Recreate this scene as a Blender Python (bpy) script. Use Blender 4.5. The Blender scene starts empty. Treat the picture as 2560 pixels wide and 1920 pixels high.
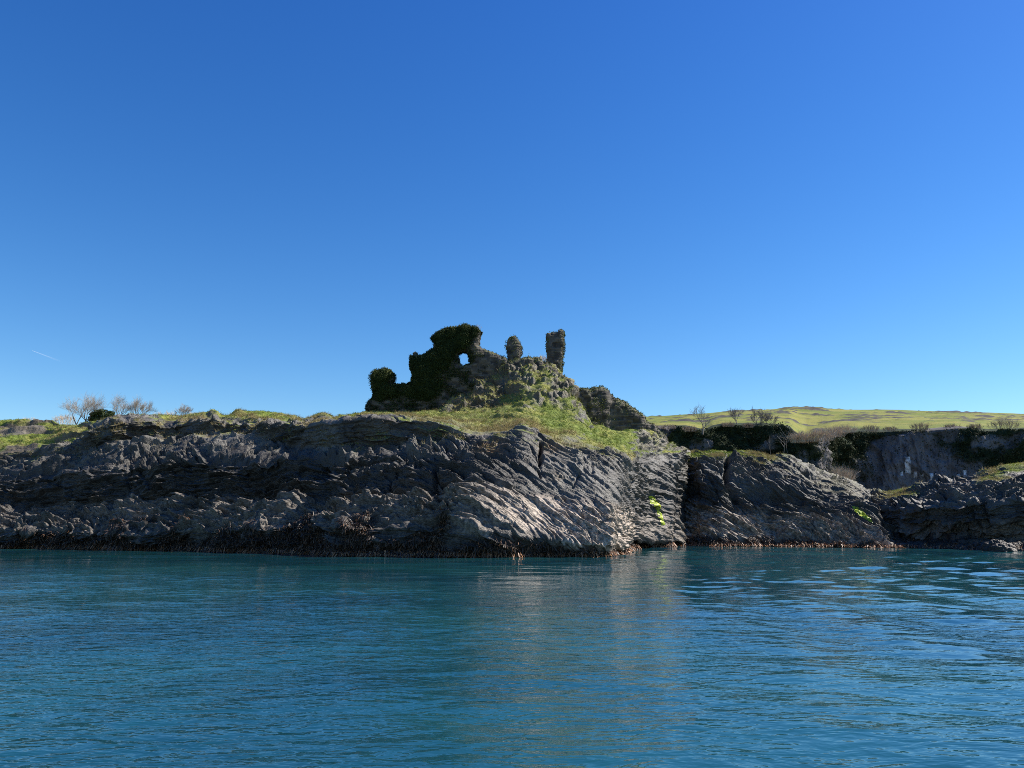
import bpy, math, random
import numpy as np
from mathutils import Vector, Matrix
R = math.radians
rng = np.random.default_rng(11)
random.seed(11)
scene = bpy.context.scene
COL = scene.collection

# ------------------------------------------------------------------ camera
CAM_Z = 2.4
FPX = 769.0
HZ = 522.0
PITCH = math.atan((HZ - 384) / FPX)
SP, CP = math.sin(PITCH), math.cos(PITCH)

def at(px, py, Y):
    """world points that lie at forward distance Y seen at pixel px,py of the 1024x768 frame"""
    px = np.asarray(px, float); py = np.asarray(py, float); Y = np.asarray(Y, float)
    a = (px - 512) / FPX; b = (384 - py) / FPX
    dy = CP - b * SP; dz = SP + b * CP
    t = Y / dy
    return np.stack(np.broadcast_arrays(a * t, Y, CAM_Z + dz * t), -1)

def project(P):
    x = P[..., 0]; y = P[..., 1]; z = P[..., 2] - CAM_Z
    f = y * CP + z * SP; u = -y * SP + z * CP
    return 512 + FPX * x / f, 384 - FPX * u / f

def Y_of_waterline(py):
    b = (384 - np.asarray(py, float)) / FPX
    return CAM_Z * (CP - b * SP) / -(SP + b * CP)

cd = bpy.data.cameras.new('camera'); cam = bpy.data.objects.new('camera', cd); COL.objects.link(cam)
cd.sensor_width = 36; cd.lens = FPX / 1024 * 36
cd.clip_start = 0.1; cd.clip_end = 30000
cam.location = (0, 0, CAM_Z); cam.rotation_euler = (math.pi / 2 + PITCH, 0, 0)
scene.camera = cam

# ------------------------------------------------------------------ light
SUN_AZ = R(78)      # clockwise from the view direction (+Y)
SUN_EL = R(46)
w = bpy.data.worlds.new("World"); scene.world = w; w.use_nodes = True
nt = w.node_tree; bg = nt.nodes['Background']
sky = nt.nodes.new('ShaderNodeTexSky'); sky.sky_type = 'NISHITA'; sky.sun_disc = False
sky.sun_elevation = SUN_EL; sky.sun_rotation = SUN_AZ
sky.altitude = 0; sky.air_density = 1.0; sky.dust_density = 0.15; sky.ozone_density = 4.0
hs = nt.nodes.new('ShaderNodeHueSaturation'); hs.inputs['Saturation'].default_value = 1.31
nt.links.new(sky.outputs[0], hs.inputs['Color']); 
tcw = nt.nodes.new('ShaderNodeTexCoord'); sx = nt.nodes.new('ShaderNodeSeparateXYZ'); nt.links.new(tcw.outputs['Generated'], sx.inputs[0])
mr = nt.nodes.new('ShaderNodeMapRange'); nt.links.new(sx.outputs['Z'], mr.inputs['Value']); mr.inputs['From Min'].default_value = .08; mr.inputs['From Max'].default_value = .62
tint = nt.nodes.new('ShaderNodeMix'); tint.data_type = 'RGBA'; tint.inputs['A'].default_value = (1.0, 1.04, 1.03, 1); tint.inputs['B'].default_value = (1.0, .83, 1.08, 1); nt.links.new(mr.outputs[0], tint.inputs['Factor'])
mul = nt.nodes.new('ShaderNodeMix'); mul.data_type = 'RGBA'; mul.blend_type = 'MULTIPLY'; mul.inputs['Factor'].default_value = 1; nt.links.new(hs.outputs[0], mul.inputs['A']); nt.links.new(tint.outputs['Result'], mul.inputs['B'])
nt.links.new(mul.outputs['Result'], bg.inputs[0])
bg.inputs[1].default_value = 0.088
sl = bpy.data.lights.new('sun', 'SUN'); sl.energy = 5.0; sl.angle = R(0.53); sl.color = (1, .945, .85)
so = bpy.data.objects.new('sun', sl); COL.objects.link(so)
sd = Vector((math.sin(SUN_AZ) * math.cos(SUN_EL), math.cos(SUN_AZ) * math.cos(SUN_EL), math.sin(SUN_EL)))
so.rotation_euler = sd.to_track_quat('Z', 'Y').to_euler(); so.location = sd * 200
scene.view_settings.view_transform = 'Standard'
scene.view_settings.look = 'None'
scene.view_settings.exposure = 0.80
scene.view_settings.gamma = 1.0
scene.cycles.max_bounces = 6
scene.cycles.filter_width = 0.95
scene.cycles.sample_clamp_indirect = 3
scene.cycles.use_denoising = False

# ------------------------------------------------------------------ noise
def _hash(ix, iy, iz, seed):
    h = (ix.astype(np.uint32) * np.uint32(73856093)) ^ (iy.astype(np.uint32) * np.uint32(19349663)) ^ (iz.astype(np.uint32) * np.uint32(83492791)) ^ np.uint32((seed * 2654435761) & 0xffffffff)
    h ^= h >> np.uint32(13); h *= np.uint32(1274126177); h ^= h >> np.uint32(16); h *= np.uint32(2246822519); h ^= h >> np.uint32(13)
    return h

def noise(x, y, z, seed=0):
    x, y, z = np.broadcast_arrays(np.asarray(x, np.float32), np.asarray(y, np.float32), np.asarray(z, np.float32))
    fx = np.floor(x); fy = np.floor(y); fz = np.floor(z)
    ix = fx.astype(np.int32); iy = fy.astype(np.int32); iz = fz.astype(np.int32)
    x = x - fx; y = y - fy; z = z - fz
    u = x * x * x * (x * (x * 6 - 15) + 10); v = y * y * y * (y * (y * 6 - 15) + 10); q = z * z * z * (z * (z * 6 - 15) + 10)
    out = np.zeros(x.shape, np.float32)
    for a in (0, 1):
        wa = u if a else 1 - u
        for b in (0, 1):
            wb = wa * (v if b else 1 - v)
            for c in (0, 1):
                h = _hash(ix + a, iy + b, iz + c, seed)
                gx = (h & np.uint32(1023)).astype(np.float32) * np.float32(1 / 511.5) - 1
                gy = ((h >> np.uint32(10)) & np.uint32(1023)).astype(np.float32) * np.float32(1 / 511.5) - 1
                gz = ((h >> np.uint32(20)) & np.uint32(1023)).astype(np.float32) * np.float32(1 / 511.5) - 1
                out += wb * (q if c else 1 - q) * (gx * (x - a) + gy * (y - b) + gz * (z - c))
    return out * 1.25

def fbm(x, y, z, seed=0, octaves=3, gain=.5):
    o = 0; a = 1; f = 1
    for k in range(octaves):
        o = o + a * noise(x * f, y * f, z * f, seed + k * 17); a *= gain; f *= 2.07
    return o

def cellrand(ix, iy, seed=0):
    return _hash(ix.astype(np.int64).astype(np.int32), iy.astype(np.int64).astype(np.int32), np.zeros_like(ix, np.int32), seed).astype(np.float32) / 4294967295.

def sstep(a, b, x):
    t = np.clip((x - a) / (b - a), 0, 1); return t * t * (3 - 2 * t)

def blur(A, n=1):
    for _ in range(n):
        P = np.pad(A, ((1, 1), (0, 0)) + ((0, 0),) * (A.ndim - 2), mode='edge'); A = .25 * P[:-2] + .5 * P[1:-1] + .25 * P[2:]
        P = np.pad(A, ((0, 0), (1, 1)) + ((0, 0),) * (A.ndim - 2), mode='edge'); A = .25 * P[:, :-2] + .5 * P[:, 1:-1] + .25 * P[:, 2:]
    return A

def gnormals(P):
    du = np.gradient(P, axis=1); dv = np.gradient(P, axis=0)
    n = np.cross(du, dv); n /= np.linalg.norm(n, axis=-1, keepdims=True) + 1e-9
    return n

# ------------------------------------------------------------------ mesh helpers
def mesh_from(name, V, F, mat, attrs=None, smooth=False, parent=None):
    """V (n,3); F (m,k) with k = 3 or 4 (one array or a list of arrays)"""
    me = bpy.data.meshes.new(name)
    Fs = F if isinstance(F, list) else [F]
    V = np.ascontiguousarray(V, np.float32).reshape(-1, 3)
    me.vertices.add(len(V)); me.vertices.foreach_set('co', V.ravel())
    nl = sum(f.size for f in Fs); npoly = sum(len(f) for f in Fs)
    me.loops.add(nl); me.polygons.add(npoly)
    me.loops.foreach_set('vertex_index', np.concatenate([f.ravel() for f in Fs]).astype(np.int32))
    sizes = np.concatenate([np.full(len(f), f.shape[1]) for f in Fs])
    me.polygons.foreach_set('loop_start', (np.cumsum(sizes) - sizes).astype(np.int32))
    me.polygons.foreach_set('use_smooth', np.full(npoly, bool(smooth)))
    me.update(calc_edges=True)
    me.validate()
    if attrs:
        for k, a in attrs.items():
            at_ = me.attributes.new(k, 'FLOAT', 'POINT'); at_.data.foreach_set('value', np.ascontiguousarray(a, np.float32).ravel())
    me.materials.append(mat)
    o = bpy.data.objects.new(name, me); COL.objects.link(o)
    if parent is not None: o.parent = parent
    return o

def grid_faces(r, c):
    i = np.arange(r * c).reshape(r, c)
    return np.stack([i[:-1, :-1], i[:-1, 1:], i[1:, 1:], i[1:, :-1]], -1).reshape(-1, 4)

def tag(o, label=None, cat=None, group=None, kind=None):
    if label: o['label'] = label
    if cat: o['category'] = cat
    if group: o['group'] = group
    if kind: o['kind'] = kind
    return o

def empty(name, loc, label, cat, group=None):
    o = bpy.data.objects.new(name, None); o.location = loc; COL.objects.link(o)
    o.empty_display_size = .3
    return tag(o, label, cat, group)

def under(o, parent):
    """parent o to an unrotated Empty, keeping its world coordinates"""
    o.parent = parent; o.matrix_parent_inverse = Matrix.Translation(-Vector(parent.location)); return o

# ------------------------------------------------------------------ materials
def newmat(name):
    m = bpy.data.materials.new(name); m.use_nodes = True
    t = m.node_tree; return m, t, t.nodes['Principled BSDF']

class NB:
    """small node builder"""
    def __init__(s, t): s.t = t; s.n = t.nodes; s.l = t.links
    def put(s, sock, v):
        if isinstance(v, bpy.types.NodeSocket): s.l.new(v, sock)
        elif v is not None: sock.default_value = v
    def coord(s, scale=(1, 1, 1), rot=(0, 0, 0)):
        g = s.n.new('ShaderNodeNewGeometry'); m = s.n.new('ShaderNodeMapping')
        s.l.new(g.outputs['Position'], m.inputs['Vector']); m.inputs['Scale'].default_value = scale; m.inputs['Rotation'].default_value = rot
        return m.outputs[0]
    def noise(s, vec, scale, detail=4, rough=.55, dist=0.):
        n = s.n.new('ShaderNodeTexNoise'); s.put(n.inputs['Vector'], vec); n.inputs['Scale'].default_value = scale
        n.inputs['Detail'].default_value = detail; n.inputs['Roughness'].default_value = rough; n.inputs['Distortion'].default_value = dist
        return n.outputs[0]
    def vor(s, vec, scale, feature='F1', out='Distance'):
        n = s.n.new('ShaderNodeTexVoronoi'); n.feature = feature; s.put(n.inputs['Vector'], vec); n.inputs['Scale'].default_value = scale
        return n.outputs[out]
    def ramp(s, f, a, b, ca=0., cb=1.):
        n = s.n.new('ShaderNodeMapRange'); n.interpolation_type = 'SMOOTHSTEP'; s.put(n.inputs['Value'], f)
        n.inputs['From Min'].default_value = a; n.inputs['From Max'].default_value = b; n.inputs['To Min'].default_value = ca; n.inputs['To Max'].default_value = cb
        return n.outputs[0]
    def mix(s, f, a, b):
        n = s.n.new('ShaderNodeMix'); n.data_type = 'RGBA'; s.put(n.inputs['Factor'], f)
        s.put(n.inputs['A'], (*a, 1) if isinstance(a, tuple) and len(a) == 3 else a); s.put(n.inputs['B'], (*b, 1) if isinstance(b, tuple) and len(b) == 3 else b)
        return n.outputs['Result']
    def math(s, op, a, b=0.):
        n = s.n.new('ShaderNodeMath'); n.operation = op; s.put(n.inputs[0], a); s.put(n.inputs[1], b); return n.outputs[0]
    def attr(s, name):
        n = s.n.new('ShaderNodeAttribute'); n.attribute_name = name; return n.outputs['Fac']
    def bump(s, h, strength, dist, normal=None):
        n = s.n.new('ShaderNodeBump'); s.put(n.inputs['Height'], h); s.put(n.inputs['Strength'], strength); n.inputs['Distance'].default_value = dist
        if normal is not None: s.l.new(normal, n.inputs['Normal'])
        return n.outputs[0]

# rock of the shore, with grass, barnacle and weed zones given by attributes of the mesh
def shore_material():
    m, t, b = newmat('shore_rock'); k = NB(t)
    p = k.coord()
    n1 = k.noise(p, .55, 5, .6); n2 = k.noise(p, 3.2, 5, .65); n3 = k.noise(p, 14, 4, .7)
    sp = t.nodes.new('ShaderNodeSeparateXYZ'); t.links.new(p, sp.inputs[0]); cb = t.nodes.new('ShaderNodeCombineXYZ')
    k.put(cb.inputs[0], k.math('MULTIPLY', sp.outputs[0], .55)); k.put(cb.inputs[1], k.math('MULTIPLY', sp.outputs[1], .55)); k.put(cb.inputs[2], k.math('MULTIPLY', k.attr('bed'), 5.))
    bed = k.noise(cb.outputs[0], 1., 4, .68, .4)
    rock = k.mix(k.ramp(n1, .35, .68), (.026, .023, .019), (.068, .060, .050))
    rock = k.mix(k.ramp(n2, .40, .72, 0, .7), rock, (.115, .106, .092))
    rock = k.mix(k.ramp(bed, .52, .74, 0, .6), rock, (.15, .14, .120))
    rock = k.mix(k.ramp(bed, .47, .36, 0, .9), rock, (.012, .011, .010))
    rock = k.mix(k.math('MULTIPLY', k.attr('earth'), k.ramp(n2, .3, .6)), rock, (.105, .082, .045))
    # pale silvery lichen, which also carries the sunlit nose's brightness, and rusty stain patches
    rock = k.mix(k.math('MULTIPLY', k.attr('lichen_lit'), k.ramp(n3, .35, .62)), rock, (.26, .245, .212))
    rock = k.mix(k.math('MULTIPLY', k.attr('rust'), k.ramp(n2, .38, .6)), rock, (.30, .17, .055))
    pale = k.mix(k.ramp(n2, .36, .66), (.12, .098, .074), (.50, .405, .315))
    pale = k.mix(k.ramp(n3, .5, .7, 0, .6), pale, (.10, .085, .07))
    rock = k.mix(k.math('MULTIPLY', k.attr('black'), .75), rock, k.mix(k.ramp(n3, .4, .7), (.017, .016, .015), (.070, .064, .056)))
    c = k.mix(k.math('MULTIPLY', k.attr('pale'), k.ramp(n1, .25, .5, .55, 1)), rock, pale)
    c = k.mix(k.attr('weed'), c, k.mix(k.ramp(n3, .4, .65), (.014, .011, .009), (.055, .038, .024)))
    g = k.mix(k.ramp(k.noise(p, .35, 4, .6), .38, .66), (.125, .165, .020), (.24, .235, .05))
    g = k.mix(k.ramp(k.noise(p, 2.3, 4, .6), .40, .70), g, (.085, .12, .018))
    g = k.mix(k.attr('dry'), g, (.23, .185, .085))
    c = k.mix(k.attr('grass'), c, g)
    k.put(b.inputs['Base Color'], c)
    k.put(b.inputs['Roughness'], k.mix(k.attr('grass'), (.62, .62, .62), (.95, .95, .95)))
    b.inputs['Specular IOR Level'].default_value = .45
    h = k.math('ADD', k.math('ADD', k.math('MULTIPLY', bed, 1.3), k.math('MULTIPLY', k.noise(p, 4, 5, .6), .3)), k.math('MULTIPLY', k.vor(k.coord((1.2, 1.2, 3)), 4.5), .35))
    k.put(b.inputs['Normal'], k.bump(h, .9, .12))
    return m

def foliage_material(name, cols, rough=.7, transl=.0, spec=.25):
    """cols: list of colours picked by the per-clump 'tint' attribute"""
    m, t, b = newmat(name); k = NB(t)
    n = t.nodes.new('ShaderNodeValToRGB'); e = n.color_ramp.elements
    while len(e) < len(cols): e.new(.5)
    for i, c in enumerate(cols):
        e[i].position = i / max(1, len(cols) - 1); e[i].color = (*c, 1)
    k.put(n.inputs[0], k.attr('tint'))
    k.put(b.inputs['Base Color'], n.outputs[0]); b.inputs['Roughness'].default_value = rough
    b.inputs['Specular IOR Level'].default_value = spec
    if transl:
        tr = t.nodes.new('ShaderNodeBsdfTranslucent'); k.put(tr.inputs['Color'], n.outputs[0])
        mx = t.nodes.new('ShaderNodeMixShader'); mx.inputs[0].default_value = transl
        t.links.new(b.outputs[0], mx.inputs[1]); t.links.new(tr.outputs[0], mx.inputs[2])
        t.links.new(mx.outputs[0], t.nodes['Material Output'].inputs['Surface'])
    return m

M = {}
M['shore'] = shore_material()
M['turf'] = foliage_material('turf_blades', [(.09, .135, .016), (.15, .195, .026), (.21, .23, .04), (.30, .28, .085)], .8, .35)
M['drygrass'] = foliage_material('dry_blades', [(.15, .12, .045), (.26, .205, .09), (.36, .29, .15)], .85, .3)
M['weed'] = foliage_material('wrack', [(.020, .013, .009), (.085, .050, .030), (.23, .105, .045), (.46, .24, .11)], .5, 0, .4)
M['ivy'] = foliage_material('ivy_leaf', [(.016, .027, .008), (.030, .046, .012), (.058, .075, .022)], .75, .12, .15)
M['ivytop'] = foliage_material('moss_and_sunlit_leaf', [(.06, .075, .02), (.10, .115, .03), (.17, .16, .06)], .8, .2)
M['far_ivy'] = foliage_material('cliff_ivy', [(.018, .026, .012), (.032, .042, .018), (.085, .075, .045)], .85, .08, .1)
M['bush'] = foliage_material('evergreen_leaf', [(.035, .055, .02), (.055, .08, .028), (.09, .11, .045)], .6, .15)
M['twig'] = foliage_material('bare_twig', [(.14, .125, .11), (.24, .215, .19), (.36, .32, .28)], .9)
M['shrub'] = foliage_material('shrub_twig', [(.20, .155, .115), (.42, .33, .24), (.62, .50, .38)], .9)
M['bark'] = foliage_material('bark', [(.12, .105, .09), (.22, .19, .165)], .9)
M['algae'] = foliage_material('green_algae', [(.14, .21, .01), (.36, .44, .018), (.56, .60, .04)], .45, .15, .5)

def masonry_material():
    m, t, b = newmat('rubble_masonry'); k = NB(t); p = k.coord()
    s = k.attr('tint'); n2 = k.noise(p, 2.2, 4, .6); n3 = k.noise(p, 11, 4, .7)
    c = k.mix(s, (.020, .017, .014), (.135, .115, .088))
    c = k.mix(k.ramp(n2, .5, .72, 0, .7), c, (.14, .122, .098))
    c = k.mix(k.ramp(n3, .55, .75, 0, .6), c, (.035, .034, .032))
    c = k.mix(k.math('MULTIPLY', k.attr('joint'), .9), c, (.03, .027, .025))
    c = k.mix(k.attr('moss_and_sunlit'), c, k.mix(k.ramp(n3, .35, .65), (.055, .07, .018), (.15, .14, .055)))
    k.put(b.inputs['Base Color'], c); b.inputs['Roughness'].default_value = .9
    k.put(b.inputs['Normal'], k.bump(k.noise(p, 7, 5, .7), .5, .08))
    return m
M['masonry'] = masonry_material()

def far_material():
    m, t, b = newmat('quarry_face'); k = NB(t); p = k.coord((1, 1, .45))
    n1 = k.noise(p, .16, 5, .65); n2 = k.noise(p, .9, 5, .65); q = k.coord()
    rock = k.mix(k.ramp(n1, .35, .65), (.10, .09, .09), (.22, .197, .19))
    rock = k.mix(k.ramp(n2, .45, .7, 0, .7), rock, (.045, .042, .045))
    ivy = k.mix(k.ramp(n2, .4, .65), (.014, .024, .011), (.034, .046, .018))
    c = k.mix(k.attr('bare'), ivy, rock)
    c = k.mix(k.math('MULTIPLY', k.attr('stain'), k.ramp(k.noise(q, .9, 4, .7), .36, .5)), c, (.80, .78, .78))
    g = k.mix(k.ramp(k.noise(q, .045, 5, .62), .40, .62), (.125, .150, .026), (.205, .195, .045))
    g = k.mix(k.ramp(k.noise(q, .16, 5, .7), .56, .70, 0, .8), g, (.115, .13, .03))
    g = k.mix(k.attr('outcrop'), g, (.055, .05, .045))
    c = k.mix(k.attr('grass'), c, g)
    k.put(b.inputs['Base Color'], c); b.inputs['Roughness'].default_value = .92; b.inputs['Specular IOR Level'].default_value = .2
    k.put(b.inputs['Normal'], k.bump(k.noise(q, .8, 5, .7), .6, .5))
    return m
M['far'] = far_material()

def water_material():
    m, t, b = newmat('sea_water'); k = NB(t)
    b.inputs['IOR'].default_value = 1.6; b.inputs['Roughness'].default_value = .035
    b.inputs['Specular IOR Level'].default_value = .5
    p0 = k.coord()
    big = k.noise(p0, .09, 3, .5)
    k.put(b.inputs['Base Color'], k.mix(k.ramp(big, .35, .65), (.0055, .043, .062), (.010, .068, .078)))
    a = k.noise(k.coord((.6, 1.3, 1), (0, 0, R(-14))), 1.9, 3, .55, .3)
    f = k.noise(k.coord((.8, 1.2, 1), (0, 0, R(22))), 7.5, 2, .5, .2)
    h = k.math('ADD', k.math('MULTIPLY', a, .17), k.math('MULTIPLY', f, .022))
    k.put(b.inputs['Normal'], k.bump(h, k.attr('ruffle'), 1.0))
    return m
M['water'] = water_material()

# ------------------------------------------------------------------ water
def build_water():
    r = np.concatenate([5 * np.exp(np.linspace(0, math.log(120 / 5), 900)), 120 * np.exp(np.linspace(0, math.log(9000 / 120), 120))[1:]])
    th = np.radians(np.linspace(-72, 72, 900))
    Rr, T = np.meshgrid(r, th, indexing='ij')
    X = Rr * np.sin(T); Y = Rr * np.cos(T)
    fade = 1 - sstep(60, 200, Rr)
    wx = X + 1.5 * noise(X * .12, Y * .12, 0, 5); wy = Y + 1.5 * noise(X * .12, Y * .12, 7, 6)
    z = .055 * noise(wx * .16 + wy * .03, wy * .36, 0, 1)
    z += .035 * noise(wx * .45 + wy * .1, wy * .85, 3, 2) * (1 - .6 * sstep(25, 60, Rr))
    nf = 1 - sstep(22, 45, Rr); cx, sx_ = math.cos(.25), math.sin(.25)
    u = X * cx - Y * sx_; v = X * sx_ + Y * cx
    amp_ = .55 + .9 * np.clip(noise(X * .12, Y * .12, 3, 14) + .2, 0, 1)
    z += nf * amp_ * (.026 * noise(u * .85, v * 1.7, 1, 11) + .014 * noise(u * 1.7 + .4 * v, v * 3.1, 2, 12))
    # wake ridges running in from the right-hand side
    env = sstep(2, 26, X + .15 * (Y - 40)) * sstep(12, 30, Y) * fade
    ph = (Y * .93 + X * .36 + 1.2 * noise(X * .08, Y * .08, 2, 9)) 
    z += env * (.018 * np.sin(ph * 2 * math.pi / 4.6) + .01 * np.sin(ph * 2 * math.pi / 2.3 + 1) * (.5 + noise(X * .1, Y * .3, 5, 4)))
    z *= fade
    # calm lee beneath the cliff, ruffled water farther out
    patch = fbm(X * .05, Y * .09, 1, 31, 2)
    lim = np.interp(X / np.maximum(Y, 1), [-.6, -.3, -.1, 0., .17, .3, .7], [46, 40, 27, 24, 24, 26, 26])
    ruff = .13 + .87 * (1 - sstep(-6, 7, Y + 9 * patch - lim))
    ruff = ruff * (.8 + .5 * patch)
    wk = sstep(1.5, 8, X) * sstep(9, 15, Y) * (1 - sstep(60, 80, Y)); pw = X - .06 * Y + .8 * noise(X * .12, Y * .05, 4, 33)
    band = .5 + .5 * np.sin(pw * 2 * math.pi / 3.3 + .7 * np.sin(pw * .9))
    z += wk * (.030 * np.sin(pw * 2 * math.pi / 3.3) + .036 * noise(X * .8, Y * .6, 1, 35) + .022 * noise(X * 1.7, Y * 1.2, 1, 36))
    ruff = ruff * (1 - wk * (.25 + .5 * band)) * .5
    V = np.stack([X, Y, z], -1)
    o = mesh_from('water', V, grid_faces(*X.shape)[:, ::-1], M['water'], {'ruffle': np.clip(ruff, .06, 1.2)}, True)
    tag(o, kind='structure')
build_water()

# ------------------------------------------------------------------ the rock sheets
def sheet(stations, ncol, nrows, back=None):
    """stations: (px, [(py, Y) ...]) one control point per line, low to high; returns grid (rows, cols, 3) and line coordinate"""
    xs = np.array([s[0] for s in stations], float)
    C = np.array([s[1] for s in stations], float)           # (S, L, 2)
    px = np.linspace(xs[0], xs[-1], ncol)
    L = C.shape[1]
    ctl = np.zeros((L, ncol, 2))
    for l in range(L):
        for q in range(2):
            ctl[l, :, q] = np.interp(px, xs, C[:, l, q])
    rows = []
    lam = []
    for l in range(L - 1):
        n = nrows[l]
        tt = np.arange(n) / n
        for a in tt:
            rows.append(ctl[l] * (1 - a) + ctl[l + 1] * a); lam.append(l + a)
    rows.append(ctl[-1]); lam.append(L - 1)
    G = np.array(rows)
    P = at(px[None, :], G[..., 0], G[..., 1])
    return P, np.array(lam)[:, None] * np.ones((1, ncol)), px[None, :] * np.ones((len(lam), 1))

def fold(x):
    """bedding offset: gently rising to the right on the long cliff, plunging down to the right on the nose"""
    k = lambda a, wd: wd * np.logaddexp(0, (x - a) / wd)
    return -.22 * x + 1.05 * k(-5, 3.0) - .45 * k(13, 3.)

def ledge(t):
    f = t - np.floor(t)
    return np.where(f < .16, f / .16, 1 - (f - .16) / .84)

def facets(a, b, c, seed, tilt=.5):
    """blocky joints: nearest jittered cell, each with its own step and tilt"""
    a = np.asarray(a, np.float32); b = np.asarray(b, np.float32); c = np.asarray(c, np.float32)
    ia = np.floor(a).astype(np.int32); ib = np.floor(b).astype(np.int32); ic = np.floor(c).astype(np.int32)
    best = np.full(a.shape, 1e9, np.float32); val = np.zeros(a.shape, np.float32)
    s = np.float32(1 / 1023.)
    for p in (-1, 0, 1):
        for q in (-1, 0, 1):
            for r in (-1, 0, 1):
                h = _hash(ia + p, ib + q, ic + r, seed)
                da = a - (ia + p + (h & np.uint32(1023)) * s); db = b - (ib + q + ((h >> np.uint32(10)) & np.uint32(1023)) * s); dc = c - (ic + r + ((h >> np.uint32(20)) & np.uint32(1023)) * s)
                d = da * da + db * db + dc * dc
                m = d < best
                h2 = h * np.uint32(2654435761); h2 ^= h2 >> np.uint32(15)
                v = ((h2 & np.uint32(1023)) * s - .5) + tilt * (da * (((h2 >> np.uint32(10)) & np.uint32(1023)) * s - .5) + dc * (((h2 >> np.uint32(20)) & np.uint32(1023)) * s - .5)) * 2
                best = np.where(m, d, best); val = np.where(m, v, val)
    return val

def rock_displace(P, N, amp=1.0, rough=1.0, seed=0, foldf=fold):
    x, y, z = P[..., 0], P[..., 1], P[..., 2]
    big = fbm(x * .15, y * .15, z * .22, seed + 1, 3)
    wp = 1.0 * noise(x * .11, y * .11, z * .11, seed + 5) + .40 * noise(x * .33, y * .33, z * .33, seed + 6) + .16 * noise(x * 1.1, y * 1.1, z * 1.1, seed + 7)
    dip = (-.14 + .34 * sstep(-12, 0, x) - .12 * sstep(8, 16, x)) * (y - 60)
    s = z + foldf(x) + dip + wp * 1.1
    k1 = noise(x * .20, y * .20, s * .9, seed + 8)
    k2 = noise(x * .45, y * .45, s * 2.2, seed + 9)
    k3 = noise(x * 1.1, y * 1.1, s * 5, seed + 10)
    l1 = ledge(s / 1.25 + .8 * k1) * np.clip(.45 + 1.8 * k1, 0.0, 1.4)
    l2 = ledge(s / .50 + .8 * k2) * np.clip(.45 + 1.8 * k2, 0, 1.4)
    l3 = ledge(s / .21 + .8 * k3) * np.clip(.45 + 1.8 * k3, 0, 1.4)
    str_n = noise(x * .5, y * .5, s * 6, seed + 11) * .12 + noise(x * 1.3, y * 1.3, s * 11, seed + 12) * .06 + noise(x * 2.5, y * 2.5, s * 9, seed + 13) * .04
    # joints cutting across the beds
    j = noise(x * .33 + .2 * s, y * .25, z * .07, seed + 14)
    crack = np.exp(-(j / .028) ** 2) * sstep(-.1, .35, noise(x * .12, y * .12, z * .12, seed + 15))
    lump = fbm(x * .62, y * .62, z * .95, seed + 16, 4, .55)
    wx = x + .5 * noise(x * .6, y * .6, z * .6, seed + 21); wy = y + .5 * noise(x * .6, y * .6, z * .6, seed + 22)
    fa = facets(wx / 2.6, wy / 2.6, s / 1.15, seed + 23, .8)
    fb = facets(wx / 1.05 + .2 * lump, wy / 1.05, s / .42, seed + 24, .8)
    rough = rough * (.58 + .85 * sstep(-.22, .32, fbm(x * .13, y * .13, z * .22, seed + 31, 2)))
    d = amp * (1.05 * big + .46 * l1 - .25 + .40 * fa) + rough * (.36 * l2 + .17 * l3 + .6 * str_n + .15 * lump + .26 * fb - .45 * crack)
    return d, s

def displaced(P, d, N, up=.0):
    Q = P + N * d[..., None]
    return Q

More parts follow.
